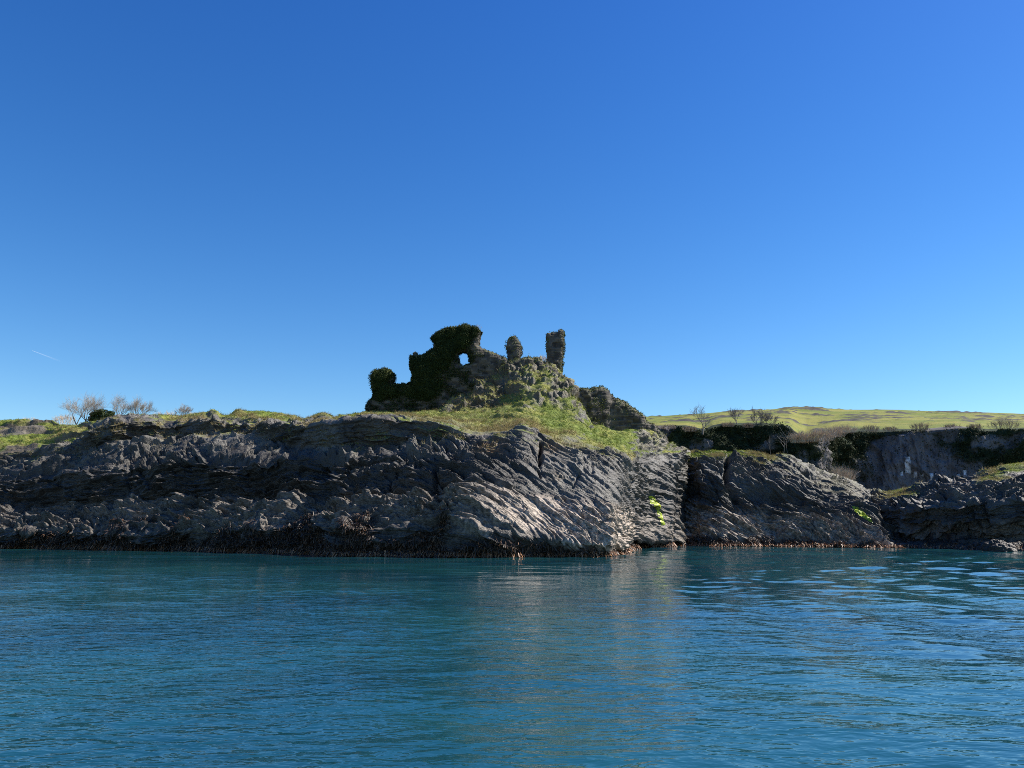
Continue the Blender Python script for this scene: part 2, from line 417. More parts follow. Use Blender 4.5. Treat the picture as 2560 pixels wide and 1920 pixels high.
HL = [  # px, waterline py, then (py, Y) of: weed top, pale top, lip, slab, rock edge, grass mid, crest
 (-150, 547.5, (532, 73), (503, 77), (476, 76.5), (458, 82), (452, 84), (436, 92), (420, 102)),
 (0,   548.5, (532, 71), (503, 74.6), (477, 74), (462, 80), (452, 82), (436, 90), (419.5, 100)),
 (45,  548.8, (532, 70), (504, 73.6), (475, 73), (458, 79), (447, 82), (434, 90), (421, 98)),
 (80,  549.3, (532, 69), (504, 72.5), (471, 71.6), (453, 78), (444, 81), (431, 86), (421.5, 94)),
 (97,  549.6, (532, 68.2), (504, 71.8), (469, 71), (449, 77.5), (427, 79.4), (422.5, 84), (420, 91)),
 (115, 550,   (532, 67.5), (505, 71), (468, 70), (443, 77), (422, 78.6), (420.5, 82), (418, 86)),
 (145, 550.3, (532, 66.8), (502, 70), (465, 69), (438, 77), (420, 79), (418, 82), (416, 86)),
 (165, 550.5, (532, 66.2), (501, 69.5), (464, 68.5), (436, 77), (424, 79.5), (420, 81.5), (415.3, 85)),
 (190, 551,   (532, 65), (499, 68.5), (462, 67.5), (433, 76.5), (421, 79), (418, 82), (415.5, 86)),
 (214, 552,   (532, 63.2), (499, 66.5), (461, 65.5), (432, 75.5), (420, 78), (416, 81), (411.3, 85)),
 (226, 552.4, (531, 62.8), (499, 66), (460, 65), (434, 74.5), (422, 77), (419, 80), (416, 85)),
 (255, 553,   (529, 61), (498, 64.4), (458, 63.8), (438, 71.5), (424, 74.5), (418, 78), (412.5, 84)),
 (277, 553.3, (527, 60.5), (498, 64), (457, 63.5), (442, 70), (425, 72.5), (420, 77), (415, 84)),
 (304, 553.8, (526, 60), (498, 63.5), (456, 63.5), (446, 68.5), (427, 70.5), (423.5, 76), (420.5, 84)),
 (324, 555,   (526, 58.5), (498, 62), (454, 62), (446, 67.2), (423, 69), (420, 74), (415.8, 82)),
 (333, 555.6, (527, 57.8), (499, 61), (453, 61.4), (446, 66.6), (424, 68.4), (421.5, 73), (419.6, 82)),
 (344, 556,   (527, 56), (499, 59.4), (452, 60.2), (446, 65), (420, 66.5), (419, 70), (417.3, 80)),
 (372, 556.5, (524, 55.4), (497, 58.5), (453, 60), (444, 65.2), (418, 66.4), (416.5, 74), (414, 84.7)),
 (420, 557,   (528, 54.6), (490, 57.7), (458, 59.2), (442, 64.6), (420, 65.6), (417, 74), (413, 84.7)),
 (440, 557.2, (529, 54.6), (488, 57.2), (460, 58.8), (441, 64.2), (423, 65.2), (416, 79), (408, 84.7)),
 (455, 557.4, (530, 54.4), (487, 57), (462, 58.8), (440, 63.6), (427, 64.8), (414, 80), (396, 84.7)),
 (470, 557.6, (531, 54.0), (488, 56.8), (463, 58.8), (441, 63), (433, 64.4), (411, 80.3), (386, 84.7)),
 (490, 557.6, (533, 53.8), (492, 56.6), (463, 59.2), (441, 63), (436, 64.2), (408, 80.3), (376, 84.7)),
 (507, 557.5, (534, 53.8), (497, 56.6), (464, 59.6), (438, 63.2), (433, 64.4), (405, 79.3), (366, 84.8)),
 (523, 557.3, (536, 54), (499, 56.8), (464, 60), (428, 63.8), (425, 65.4), (408, 76), (358.5, 85)),
 (540, 557,   (538, 54.3), (500, 57.2), (465, 60.4), (441, 63.6), (437, 64.6), (408, 76), (360.5, 85)),
 (553, 557,   (540, 54.3), (502, 57.2), (467, 60.6), (443, 63.8), (440, 64.6), (410, 76), (368, 84.5)),
 (565, 557,   (541, 54.2), (504, 57.2), (468, 60.7), (445, 64), (442, 64.8), (413, 75), (379, 84)),
 (575, 557,   (543, 54), (505, 57), (470, 60.8), (447, 64), (444, 64.9), (417, 74), (396, 81)),
 (593, 557,   (544, 53.8), (507, 56.8), (474, 60.6), (451, 64), (449, 65), (432, 74), (424, 79)),
 (610, 556.6, (545, 54.4), (508, 57), (478, 61), (456, 64.6), (454, 65.6), (438, 73), (430, 78.5)),
 (622, 553,   (544, 58), (509, 59.4), (481, 62.6), (460, 65.4), (458, 66.4), (442, 72.5), (431, 78.5)),
 (631, 549,   (540, 66.5), (512, 64.5), (484, 65.4), (463, 68), (461, 69), (446, 73.5), (429, 79)),
 (636, 547.8, (541, 70.5), (514, 69.3), (486, 69.2), (463, 70.5), (460, 71.5), (449, 74.5), (432, 79)),
 (641, 547.3, (541, 72), (516, 72.5), (488, 72.6), (463, 74), (459, 75), (451, 76.5), (433, 80)),
 (655, 547,   (541, 74), (515, 75.3), (490, 76.5), (462, 79), (456, 80.2), (452, 81), (435.5, 83)),
 (668, 546.5, (540, 75.6), (515, 76.8), (490, 77.8), (465, 80), (455, 82), (451, 83), (442.5, 85.5)),
 (680, 546,   (541, 78), (520, 79.5), (495, 80.5), (470, 82), (455, 84), (452, 85.5), (449.5, 87.5)),
 (688, 546,   (542, 81), (525, 84), (500, 86), (475, 88), (458, 89), (454, 90), (452.5, 91)),
 (698, 546,   (543, 85), (528, 90), (510, 92), (485, 93), (465, 94), (460, 95), (457, 96)),
]

def full_station(s, left):
    px, wl = s[0], s[1]
    k = float(np.interp(px, [0, 380, 470], [1, 1, 0])) if left or px < 470 else 0.
    yw = float(Y_of_waterline(wl)); L = [list(q) for q in s[2:]]
    if k > 0: L[0][1] += .8 * k; L[1][1] += 1.6 * k; L[2][1] += 3.6 * k; L[3][1] += 1.6 * k
    pts = [(wl + 9, yw - .2), (wl, yw)] + [tuple(q) for q in L]
    pc, yc = L[-1]
    pts.append((pc + 3, yc + 3))
    zc = CAM_Z + (HZ - pc) / FPX * yc
    if left:
        pts.append((pc + 5, 190)); pts.append((HZ - 2, 280))
    else:
        y2 = yc + 14; pts.append((min(HZ - 20, HZ - (min(zc - 2, 12) - CAM_Z) / y2 * FPX), y2))
        y3 = yc + 40; pts.append((HZ - 2 / y3 * FPX, y3))
    return (px, pts)

SHEETS = {}
def build_headland():
    st = [full_station(s, s[0] < 350) for s in HL]
    nrows = [8, 70, 95, 85, 60, 40, 65, 80, 8, 26, 10]
    P, lam, px = sheet(st, 1500, nrows)
    P = np.concatenate([blur(P[:8], 1), P[8:]], 0)
    P = blur(P, 6)
    N = gnormals(blur(P, 8))
    x, y, z = P[..., 0], P[..., 1], P[..., 2]
    left = 1 - sstep(430, 520, px)
    shelf = sstep(285, 315, px) * (1 - sstep(465, 495, px)) * sstep(4.6, 5.0, lam) * (1 - sstep(6.3, 6.8, lam))
    d, s = rock_displace(P, N, .50 + .70 * left - .75 * shelf * left, .66 + .64 * left - .25 * shelf)
    pz_ = sstep(1.6, 2.1, lam) * (1 - sstep(2.8, 3.2, lam)) * left
    d = d + pz_ * (.40 * facets(x / 2.4, y / 1.6, z / .6, 97, .6) + .45 * ledge(z / .55 + .8 * noise(x * .4, y * .4, z * .4, 98)) + .25 * noise(x * .35, y * .35, z * .5, 99))
    d = d - left * sstep(2.7, 3.1, lam) * (1 - sstep(4.0, 4.5, lam)) * 1.5 * sstep(.0, .35, noise(x * .13, y * .13, z * .22, 101))
    d = np.where(lam > 5, d * (1 - .45 * left * sstep(5.3, 6.6, lam)), d)
    # turf region: above the rock edge, ragged along its margin
    nz = fbm(x * .35, y * .35, z * .35, 71, 3)
    edge = np.interp(px[0], [0, 60, 100, 130, 345, 480, 700], [5.6, 5.8, 6.6, 7.0, 6.8, 6.05, 6.2])[None, :]
    g = sstep(-.18, .18, lam - edge + .55 * nz)
    rubble = sstep(.05, .5, (lam - 7.05) + .9 * noise(x * .3, y * .3, z * .45, 72)) * sstep(430, 462, px) * (1 - sstep(575, 600, px))
    hum = sstep(634, 643, px) * (1 - sstep(690, 700, px)) * sstep(6.9, 7.2, lam)
    rub = np.maximum(rubble, hum)
    d_turf = .34 * fbm(x * .45, y * .45, z * .45, 73, 3) + .16 * noise(x * 1.5, y * 1.5, z * 1.5, 74) + .07 * noise(x * 3.6, y * 3.6, z * 3.6, 75) + .16 * noise(x * .7 + .4 * z, y * 1.6, z * 3.2, 78)
    bank = 1 - sstep(95, 125, px)
    d_turf = d_turf + bank * (.55 * fbm(x * .16, y * .16, z * .3, 89, 2) + .75 * ledge(z / 1.9 + .9 * noise(x * .1, y * .1, z * .1, 90)) * np.clip(.4 + 2 * noise(x * .13, y * .13, z * .4, 92), 0, 1.2)) + .25 * ledge(z / .8 + .9 * noise(x * .2, y * .2, z * .2, 93)) * np.clip(.3 + 2 * noise(x * .25, y * .25, z * .5, 94), 0, 1.2) * (lam > 6.3)
    d_turf = d_turf - .42 * bank + .75 * np.maximum(0, noise(x * .42, y * .42, z * .3, 102)) * sstep(200, 215, px) * (1 - sstep(340, 350, px)) * (lam > 6.8)
    d_rub = .95 * fbm(x * .55, y * .55, z * .55, 76, 4, .6) + .12 * np.abs(noise(x * 3, y * 3, z * 3, 77))
    dd = d * (1 - g) + g * (d_turf * (1 - rub) + d_rub * rub)
    # waterline stays put, weed apron is fairly smooth; fade on hidden back
    dd = dd * np.where(lam > 8.3, 1 - sstep(8.3, 9.3, lam), 1) * (.45 + .55 * sstep(.6, 2.2, lam))
    # deep cleft high on the nose and the gully beside the nose
    for (cx0, cy0, cx1, cy1, wd, dep) in ((541, 445, 540, 464, 1.4, .85), (538, 470, 541, 478, 1.0, .5), (431, 486, 436, 470, 2.5, .9), (637, 480, 635, 556, 1.3, .9), (679, 468, 677, 546, 4.0, .5)):
        qx, qy = project(P)
        tt = np.clip(((qx - cx0) * (cx1 - cx0) + (qy - cy0) * (cy1 - cy0)) / ((cx1 - cx0) ** 2 + (cy1 - cy0) ** 2), 0, 1)
        dist = np.hypot(qx - cx0 - tt * (cx1 - cx0) + 2 * noise(x * .8, y * .8, z * .8, 79), qy - cy0 - tt * (cy1 - cy0))
        dd = dd - dep * np.exp(-(dist / wd) ** 2)
    Q = P + N * dd[..., None]
    n2 = gnormals(Q)
    up = n2[..., 2]
    # turf only where it can lie: not on the steep faces
    grass = g * sstep(.12, .42, up + .35 * nz) * (1 - np.maximum(rub * .95, hum) * sstep(-.10 - .15 * hum, .2 - .15 * hum, noise(x * .8, y * .8, z * .8, 80) - .25 * (up - .55)))
    grass = grass * (1 - bank * sstep(.14, .30, fbm(x * .16, y * .16, z * .4, 103, 3)))
    ledge_t = sstep(4.3, 5.2, lam) * (1 - g) * sstep(.6, .85, up) * sstep(-.2, .2, fbm(x * .5, y * .5, z * .5, 81, 2)) * (1 - sstep(600, 640, px))
    grass = np.clip(np.maximum(grass, .9 * ledge_t), 0, 1) * (lam > 3.4)
    dry = np.clip(np.maximum(ledge_t, (1 - sstep(.0, .7, lam - edge)) * .8) * (.4 + 1.2 * nz) + .20 * rub + .45 * (px < 350) * sstep(-.1, .3, nz) + .25 * (1 - sstep(500, 560, px)) * sstep(350, 372, px), 0, 1)
    pal = sstep(1.75, 2.15, lam + .35 * nz) * (1 - sstep(2.85, 3.2, lam + .3 * nz))
    pal = pal * (.26 + .74 * sstep(440, 530, px)) * (1 - .65 * sstep(632, 640, px)) * (1 - .85 * (1 - sstep(430, 510, px)) * sstep(-.05, .3, noise(x * .12, y * .12, z * .3, 86)))  # barnacle zone painted duller on the shaded left, fuller on the sunlit nose
    pal = np.maximum(pal, sstep(1.4, 1.7, lam + .3 * nz) * (1 - sstep(2.9, 3.3, lam)) * sstep(545, 570, px) * (1 - sstep(628, 634, px)))
    weed = 1 - sstep(1.55, 2.0, lam + (.8 - .55 * sstep(450, 490, px)) * nz + .12 * sstep(450, 490, px) + .25 * sstep(540, 610, px))
    lich = sstep(3.0, 3.4, lam) * (.25 * sstep(-.1, .3, fbm(x * .2, y * .2, z * .2, 83, 2)) + .75 * np.exp(-((px - 575) / 42) ** 2) * (1 - sstep(4.2, 5.0, lam)))  # lichen patches, plus sunlit brightness of the nose put into the colour
    lich = np.maximum(lich, .5 * sstep(4.1, 4.5, lam) * sstep(0, .25, fbm(x * .16, y * .16, z * .3, 84, 2)))
    black = sstep(2.6, 3.15, lam + .5 * nz + .35 * noise(x * .09, y * .09, z * .2, 87)) * (1 - sstep(3.8, 4.6, lam + .7 * nz + .4 * noise(x * .1, y * .1, z * .1, 88))) * (1 - .8 * sstep(490, 545, px)) + .25 * sstep(2.8, 3.2, lam)  # black lichen belt, with the recess shade also put into its tone
    qx, qy = project(Q)
    rust = np.exp(-(((qx - 488) / 11) ** 2 + ((qy - 449) / 9) ** 2)) + .8 * np.exp(-(((qx - 552) / 12) ** 2 + ((qy - 447) / 5) ** 2)) + .5 * np.exp(-(((qx - 388) / 5) ** 2 + ((qy - 423) / 3) ** 2)) + .4 * np.exp(-(((qx - 558) / 4) ** 2 + ((qy - 476) / 5) ** 2))
    o = mesh_from('headland', Q, grid_faces(*x.shape), M['shore'], dict(grass=grass, pale=pal, weed=weed, lichen_lit=lich, rust=np.clip(rust, 0, 1), dry=dry, black=black, bed=s, earth=np.clip(np.maximum(rub, bank * g), 0, 1)), True)
    tag(o, kind='structure')
    SHEETS['headland'] = dict(P=Q, N=n2, lam=lam, px=px, grass=grass, dry=dry, weed=weed, rub=rub, d2=None)
build_headland()

def build_bluff(name, st, ncol, nrows, seed, foldf, cfg):
    P, lam, px = sheet(st, ncol, nrows)
    P = blur(P, 5); N = gnormals(blur(P, 8))
    x, y, z = P[..., 0], P[..., 1], P[..., 2]
    d, s = rock_displace(P, N, cfg['amp'], cfg['rough'], seed, foldf)
    nz = fbm(x * .35, y * .35, z * .35, seed + 71, 3)
    g = sstep(-.15, .15, lam - 5.0 + .5 * nz)
    qx, qy = project(P)
    dd = d * (.45 + .55 * sstep(.6, 2.2, lam)) * (1 - .5 * g * cfg['gmask'](qx))
    dd = dd * (1 - sstep(6.3, 7.1, lam))
    qx, qy = project(P)
    for (cx0, cy0, cx1, cy1, wd, dep) in cfg['clefts']:
        tt = np.clip(((qx - cx0) * (cx1 - cx0) + (qy - cy0) * (cy1 - cy0)) / ((cx1 - cx0) ** 2 + (cy1 - cy0) ** 2), 0, 1)
        dist = np.hypot(qx - cx0 - tt * (cx1 - cx0) + 2.5 * noise(x * .5, y * .5, z * .5, seed + 79), qy - cy0 - tt * (cy1 - cy0))
        dd = dd - dep * np.exp(-(dist / wd) ** 2)
    Q = P + N * dd[..., None]; n2 = gnormals(Q); up = n2[..., 2]
    grass = sstep(cfg['g0'], cfg['g0'] + .4, lam + .6 * nz) * sstep(.5, .75, up + .3 * nz) * cfg['gmask'](qx)
    pal = sstep(1.7, 2.1, lam + .35 * nz) * (1 - sstep(2.8, 3.2, lam + .4 * nz)) * cfg['pale']
    weed = 1 - sstep(1.5, 1.95, lam + .45 * nz)
    lich = .35 * sstep(3.0, 3.5, lam) * sstep(.05, .3, fbm(x * .2, y * .2, z * .2, seed + 83, 2))
    dry = np.clip(.35 + nz, 0, 1)
    o = mesh_from(name, Q, grid_faces(*x.shape), M['shore'], dict(grass=grass, pale=pal, weed=weed, lichen_lit=lich, rust=np.zeros_like(x), dry=dry, black=sstep(2.75, 3.1, lam + .3 * nz) * (1 - .75 * sstep(3.4, 4.2, lam + .5 * nz)) * .8, bed=s), True)
    tag(o, kind='structure')
    SHEETS[cfg['key']] = dict(P=Q, N=n2, lam=lam, px=px, grass=grass, dry=dry, weed=weed, rub=np.zeros_like(x))

def bst(px, wl, *pts):
    yw = float(Y_of_waterline(wl)); pts = [(a, yw + b) for a, b in pts]
    pc, yc = pts[-1]
    return (px, [(wl + 9, yw - .2), (wl, yw)] + pts + [(pc + 2.5, yc + 3), (HZ - 1, yc + 16)])

B2 = [  # weed top, pale top, mid, edge, crest
 bst(670, 546, (541, 4), (520, 9), (490, 11), (465, 12), (457, 14)),
 bst(678, 546, (541, 1.8), (518, 5), (488, 7.5), (463, 10), (455, 13)),
 bst(686, 546, (539, 1.2), (512, 4), (480, 7), (458, 10), (453, 13)),
 bst(700, 546.2, (536, .9), (511, 3), (480, 4.2), (457, 7), (452, 12)),
 bst(722, 546.5, (533, 1), (510, 3), (480, 4.2), (456, 8), (450.3, 12)),
 bst(735, 546.5, (534, 1.1), (511, 3), (482, 4.8), (457, 8), (450.4, 12)),
 bst(750, 546.5, (535, 1.1), (512, 3), (483, 5), (458, 8.5), (450.8, 12)),
 bst(770, 546.6, (536, 1.1), (513, 3), (484, 5), (462, 8.5), (455.6, 12)),
 bst(790, 546.8, (537, 1), (514, 3), (487, 5), (466, 8.5), (457.5, 12)),
 bst(814, 547, (538, 1), (515, 3), (492, 5.2), (478, 8.5), (472, 12)),
 bst(834, 547.2, (539, .9), (518, 3), (500, 5.2), (487, 8), (481, 12)),
 bst(853, 547.4, (540, .8), (522, 3), (506, 5.2), (492, 8), (486, 12)),
 bst(872, 547.7, (541.5, .7), (528, 2.4), (516, 4.4), (506, 8), (497, 12)),
 bst(888, 548, (544, .5), (538, 1.8), (530, 3.6), (520, 8), (510, 13)),
 bst(898, 548.2, (546.5, .6), (545, 2), (543, 4.5), (535, 9), (525, 15)),
 bst(902, 548.3, (547.6, 2), (547, 5), (546, 9), (544, 14), (540, 20)),
]
build_bluff('rock_bluff', B2, 560, [8, 60, 80, 80, 80, 70, 14, 8], 200,
            lambda x: .62 * x, dict(key='bluff', amp=.9, rough=1.05, clefts=[(727, 455, 727, 486, 2.2, 1.8), (728, 486, 735, 500, 2.5, .8), (775, 498, 800, 502, 4, .9), (800, 536, 760, 545, 4, .6)],
            g0=4.7, gmask=lambda q: 1 - .75 * sstep(752, 800, q), pale=.8))
B3 = [
 bst(846, 547, (541, 8), (525, 14), (510, 15), (500, 17), (494, 20)),
 bst(866, 547.2, (540, 6), (522, 9), (510, 10), (502, 12), (495.5, 16)),
 bst(886, 547.4, (539, 6), (522, 6.5), (510, 6), (500, 9), (494, 13)),
 bst(905, 547.8, (538, 6.5), (522, 5), (510, 4), (497, 7.5), (490, 11)),
 bst(920, 548.3, (537, 6), (522, 4), (508, 3), (493, 7), (486.5, 10)),
 bst(945, 549, (536, 5.5), (522, 3.5), (506, 2.6), (490, 6.5), (482, 10)),
 bst(965, 549.6, (536, 5.2), (522, 3), (505, 2.5), (487, 6), (478.5, 10)),
 bst(985, 550.2, (537, 4.8), (521, 3), (503, 2.5), (482, 6), (471.5, 10)),
 bst(1004, 550.6, (537, 4.2), (520, 2.8), (502, 2.6), (477, 6), (465, 10)),
 bst(1024, 550.8, (538, 3.5), (518, 2.6), (500, 2.8), (474, 6), (463.8, 10)),
 bst(1080, 551.5, (538, 2), (515, 3), (495, 4), (472, 7), (462, 11)),
 bst(1200, 553, (538, 2), (515, 3), (495, 5), (475, 8), (466, 12)),
]
build_bluff('rock_bluff', B3, 520, [8, 50, 60, 70, 70, 40, 10, 8], 300,
            lambda x: .12 * x, dict(key='bluff_cave', amp=.9, rough=1.5, clefts=[],
            g0=4.9, gmask=lambda q: np.maximum(sstep(968, 985, q), np.exp(-((q - 899) / 20) ** 2) * 1.2), pale=.25))

# ------------------------------------------------------------------ far quarry cliff and hill
def build_far():
    st = []
    #  px, cliff-top py, cliff Y, hill skyline py
    T = [(560, 428, 156, 420), (640, 427, 154, 416.8), (660, 426, 153, 416), (686, 426, 151, 414), (705, 430, 149, 413), (712, 426, 149, 412.5), (722, 424, 150, 411.5), (755, 424, 150, 410), (778, 424.5, 148, 408.7),
         (790, 427, 145, 407.2), (797, 434, 138, 407), (806, 440, 134, 406.8), (818, 439, 133, 407.3), (828, 434, 139, 408.6), (842, 431, 150, 409.2), (858, 430.5, 155, 409.4), (880, 430, 155, 409.2), (900, 429, 153, 409.6),
         (930, 429.5, 149, 410.7), (955, 428.5, 146, 411.4), (990, 428, 141, 412.4), (1024, 428.5, 136, 413.6), (1100, 430, 128, 416), (1300, 432, 118, 420)]
    T = [(a, b + (1.6 * math.sin(a * .21) + 1.2 * math.sin(a * .47 + 1)) * (a > 845), c, d) for a, b, c, d in T]
    for px, pt, yc, sk in T:
        # foot in front, wall, lip, terrace, hill, skyline, behind
        st.append((px, [(HZ - 2.4 / 120 * -FPX * 1.2, 118), (505, yc - 3), (488, yc - 1.2), (pt + 2, yc), (pt, yc + 1.5), (pt - 1.5, yc + 8), (.5 * (pt + sk) + .5, 260), (sk, 430), (sk + 6, 520), (HZ, 700)]))
    P, lam, px = sheet(st, 900, [10, 20, 130, 6, 10, 40, 60, 12, 8])
    P = blur(P, 3); N = gnormals(blur(P, 5))
    x, y, z = P[..., 0], P[..., 1], P[..., 2]
    face = sstep(1.0, 1.6, lam) * (1 - sstep(2.75, 3.4, lam))
    hill = sstep(4.4, 5, lam)
    qx, qy = project(P)
    bare = sstep(-.15, .35, 1 - np.abs((qx - 912) / (24 + 1.05 * np.clip(qy - 432, 0, 48))) + .6 * fbm(x * .12, y * .12, z * .12, 51, 3)) * sstep(430, 436, qy + 4 * noise(x * .2, y * .2, z * .2, 52))
    bare = np.maximum(bare, .85 * sstep(.12, .3, fbm(x * .10, y * .10, z * .16, 55, 3)) * sstep(1.4, 2, lam))
    lumps = fbm(x * .13, y * .13, z * .13, 41, 4, .6)
    folds = fbm(x * .28 + .08 * z, y * .28, z * .06, 43, 4, .6)
    d = face * (bare * (1.5 * folds + .8 * lumps) + (1 - bare) * (2.6 * lumps + .6 * fbm(x * .6, y * .6, z * .6, 42, 3)))
    oc = sstep(.10, .24, noise(x * .035, y * .045, 2, 45) + .45 * noise(x * .15, y * .12, 1, 46) - .05) * hill * sstep(5.2, 5.5, lam)
    oc = np.maximum(oc, sstep(6.93, 6.99, lam + .02 * noise(x * .1, y * .1, 0, 49)) * sstep(774, 780, px) * (1 - sstep(826, 836, px)) * (lam < 7.3))
    d = d + hill * (.9 * fbm(x * .05, y * .05, z * .05, 47, 4) * (1 - .8 * sstep(6.6, 7, lam)) + .9 * oc * (noise(x * .3, y * .3, 3, 48) + .3))
    Q = P + N * d[..., None]
    qx, qy = project(Q)
    stain = np.zeros_like(x)
    wig = 1.2 * noise(x * .5, y * .5, z * .5, 53)
    for (a, b, c, e) in ((905, 910.5, 457, 473), (909, 911, 470, 474), (914, 917, 471.5, 478), (930, 936, 473, 484), (900.5, 903, 471.5, 476), (957, 959.5, 474, 478), (963.5, 966, 470, 477), (922, 924, 474, 476)):
        stain = np.maximum(stain, sstep(0, .8, np.minimum(np.minimum(qx + wig - a, b - qx - wig), np.minimum(qy + wig - c, e - qy + wig)) + .3))
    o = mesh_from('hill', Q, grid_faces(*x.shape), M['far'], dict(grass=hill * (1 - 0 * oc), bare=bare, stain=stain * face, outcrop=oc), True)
    tag(o, kind='structure')
    SHEETS['far'] = dict(P=Q, N=gnormals(Q), lam=lam, px=px, face=face, bare=bare, grass=hill)
build_far()

# ------------------------------------------------------------------ scattered leaves and blades
def unit(v): return v / (np.linalg.norm(v, axis=-1, keepdims=True) + 1e-9)

def pick(S, weight, n):
    """random surface points of a sheet, weighted; returns positions, normals, flat grid indices"""
    P = S['P']; A = np.linalg.norm(np.cross(P[1:, :-1] - P[:-1, :-1], P[:-1, 1:] - P[:-1, :-1]), axis=-1)
    wgt = (A * weight[:-1, :-1]).ravel(); wgt = np.clip(wgt, 0, None)
    if wgt.sum() <= 0: return None
    idx = np.searchsorted(np.cumsum(wgt) / wgt.sum(), rng.random(n)); idx = np.clip(idx, 0, len(wgt) - 1)
    r, c = np.unravel_index(idx, A.shape)
    u = rng.random((n, 1)); v = rng.random((n, 1))
    p = P[r, c] + (P[r + 1, c] - P[r, c]) * u + (P[r, c + 1] - P[r, c]) * v
    return p, S['N'][r, c], (r, c)

def blades(p, nrm, h0, h1, width, per, lean, tint, spread=.12, up=.7):
    """tufts of narrow triangular blades"""
    n = len(p); p = np.repeat(p, per, 0); nr = np.repeat(nrm, per, 0); tn = np.repeat(tint, per)
    k = len(p)
    p = p + rng.normal(0, spread, (k, 3)) * np.array([1, 1, .25])
    d = unit(np.array([0, 0, 1.]) * up + nr * (1 - up) + rng.normal(0, lean, (k, 3)))
    h = rng.uniform(h0, h1, (k, 1))
    side = unit(np.cross(d, rng.normal(0, 1, (k, 3)))) * width
    V = np.stack([p - side - nr * .03, p + side - nr * .03, p + d * h + rng.normal(0, .25, (k, 3)) * h * np.array([1, 1, 0.2])], 1)
    F = np.arange(3 * k).reshape(k, 3)
    tt = np.clip(tn + rng.normal(0, .12, k), 0, 1)
    return V.reshape(-1, 3), F, np.repeat(tt, 3)

def leaves(p, nrm, s0, s1, tint, out=.4):
    n = len(p)
    d = unit(nrm * out + rng.normal(0, .6, (n, 3)))
    a = unit(np.cross(d, rng.normal(0, 1, (n, 3)))); b = np.cross(d, a)
    s = rng.uniform(s0, s1, (n, 1))
    V = np.stack([p - a * s, p - b * s * .7, p + a * s, p + b * s * .7], 1)
    return V.reshape(-1, 3), np.arange(4 * n).reshape(n, 4), np.repeat(np.clip(tint, 0, 1), 4)

class Acc:
    def __init__(s): s.V = []; s.F = {}; s.T = []; s.n = 0
    def add(s, V, F, T):
        s.V.append(V); s.F.setdefault(F.shape[1], []).append(F + s.n); s.T.append(T); s.n += len(V)
    def build(s, name, mat, parent=None, smooth=False):
        Fs = [np.concatenate(v) for v in s.F.values()]
        o = mesh_from(name, np.concatenate(s.V), Fs, mat, {'tint': np.concatenate(s.T)}, smooth)
        if parent is not None: under(o, parent)
        return o

def grass_all():
    A = Acc(); D = Acc()
    for key, n in (('headland', 26000), ('bluff', 3500), ('bluff_cave', 3000)):
        S = SHEETS[key]
        vis = (S['lam'] < (8.6 if key == 'headland' else 6.3)).astype(float)
        res = pick(S, np.clip(S['grass'] - .35, 0, 1) * vis * (1 - .7 * S['dry']), n)
        if res:
            p, nr, rc = res
            t = .28 + .8 * fbm(p[:, 0] * .3, p[:, 1] * .3, p[:, 2] * .3, 91, 2) + .25 * S['dry'][rc]
            A.add(*blades(p, nr, .05, .16, .024, 4, .4, t))
        res = pick(S, np.clip(S['grass'] - .3, 0, 1) * vis * sstep(.15, .8, S['dry']), n // 3)
        if res:
            p, nr, rc = res
            D.add(*blades(p, nr, .15, .42, .018, 5, .55, rng.uniform(.1, .9, len(p)), .1, .5))
    tag(A.build('grass', M['turf']), 'short green turf growing over the headland and rock tops', 'grass', kind='stuff')
    tag(D.build('dry_grass', M['drygrass']), 'straw coloured dry grass tufts along the ledges and bank tops', 'grass', kind='stuff')
grass_all()

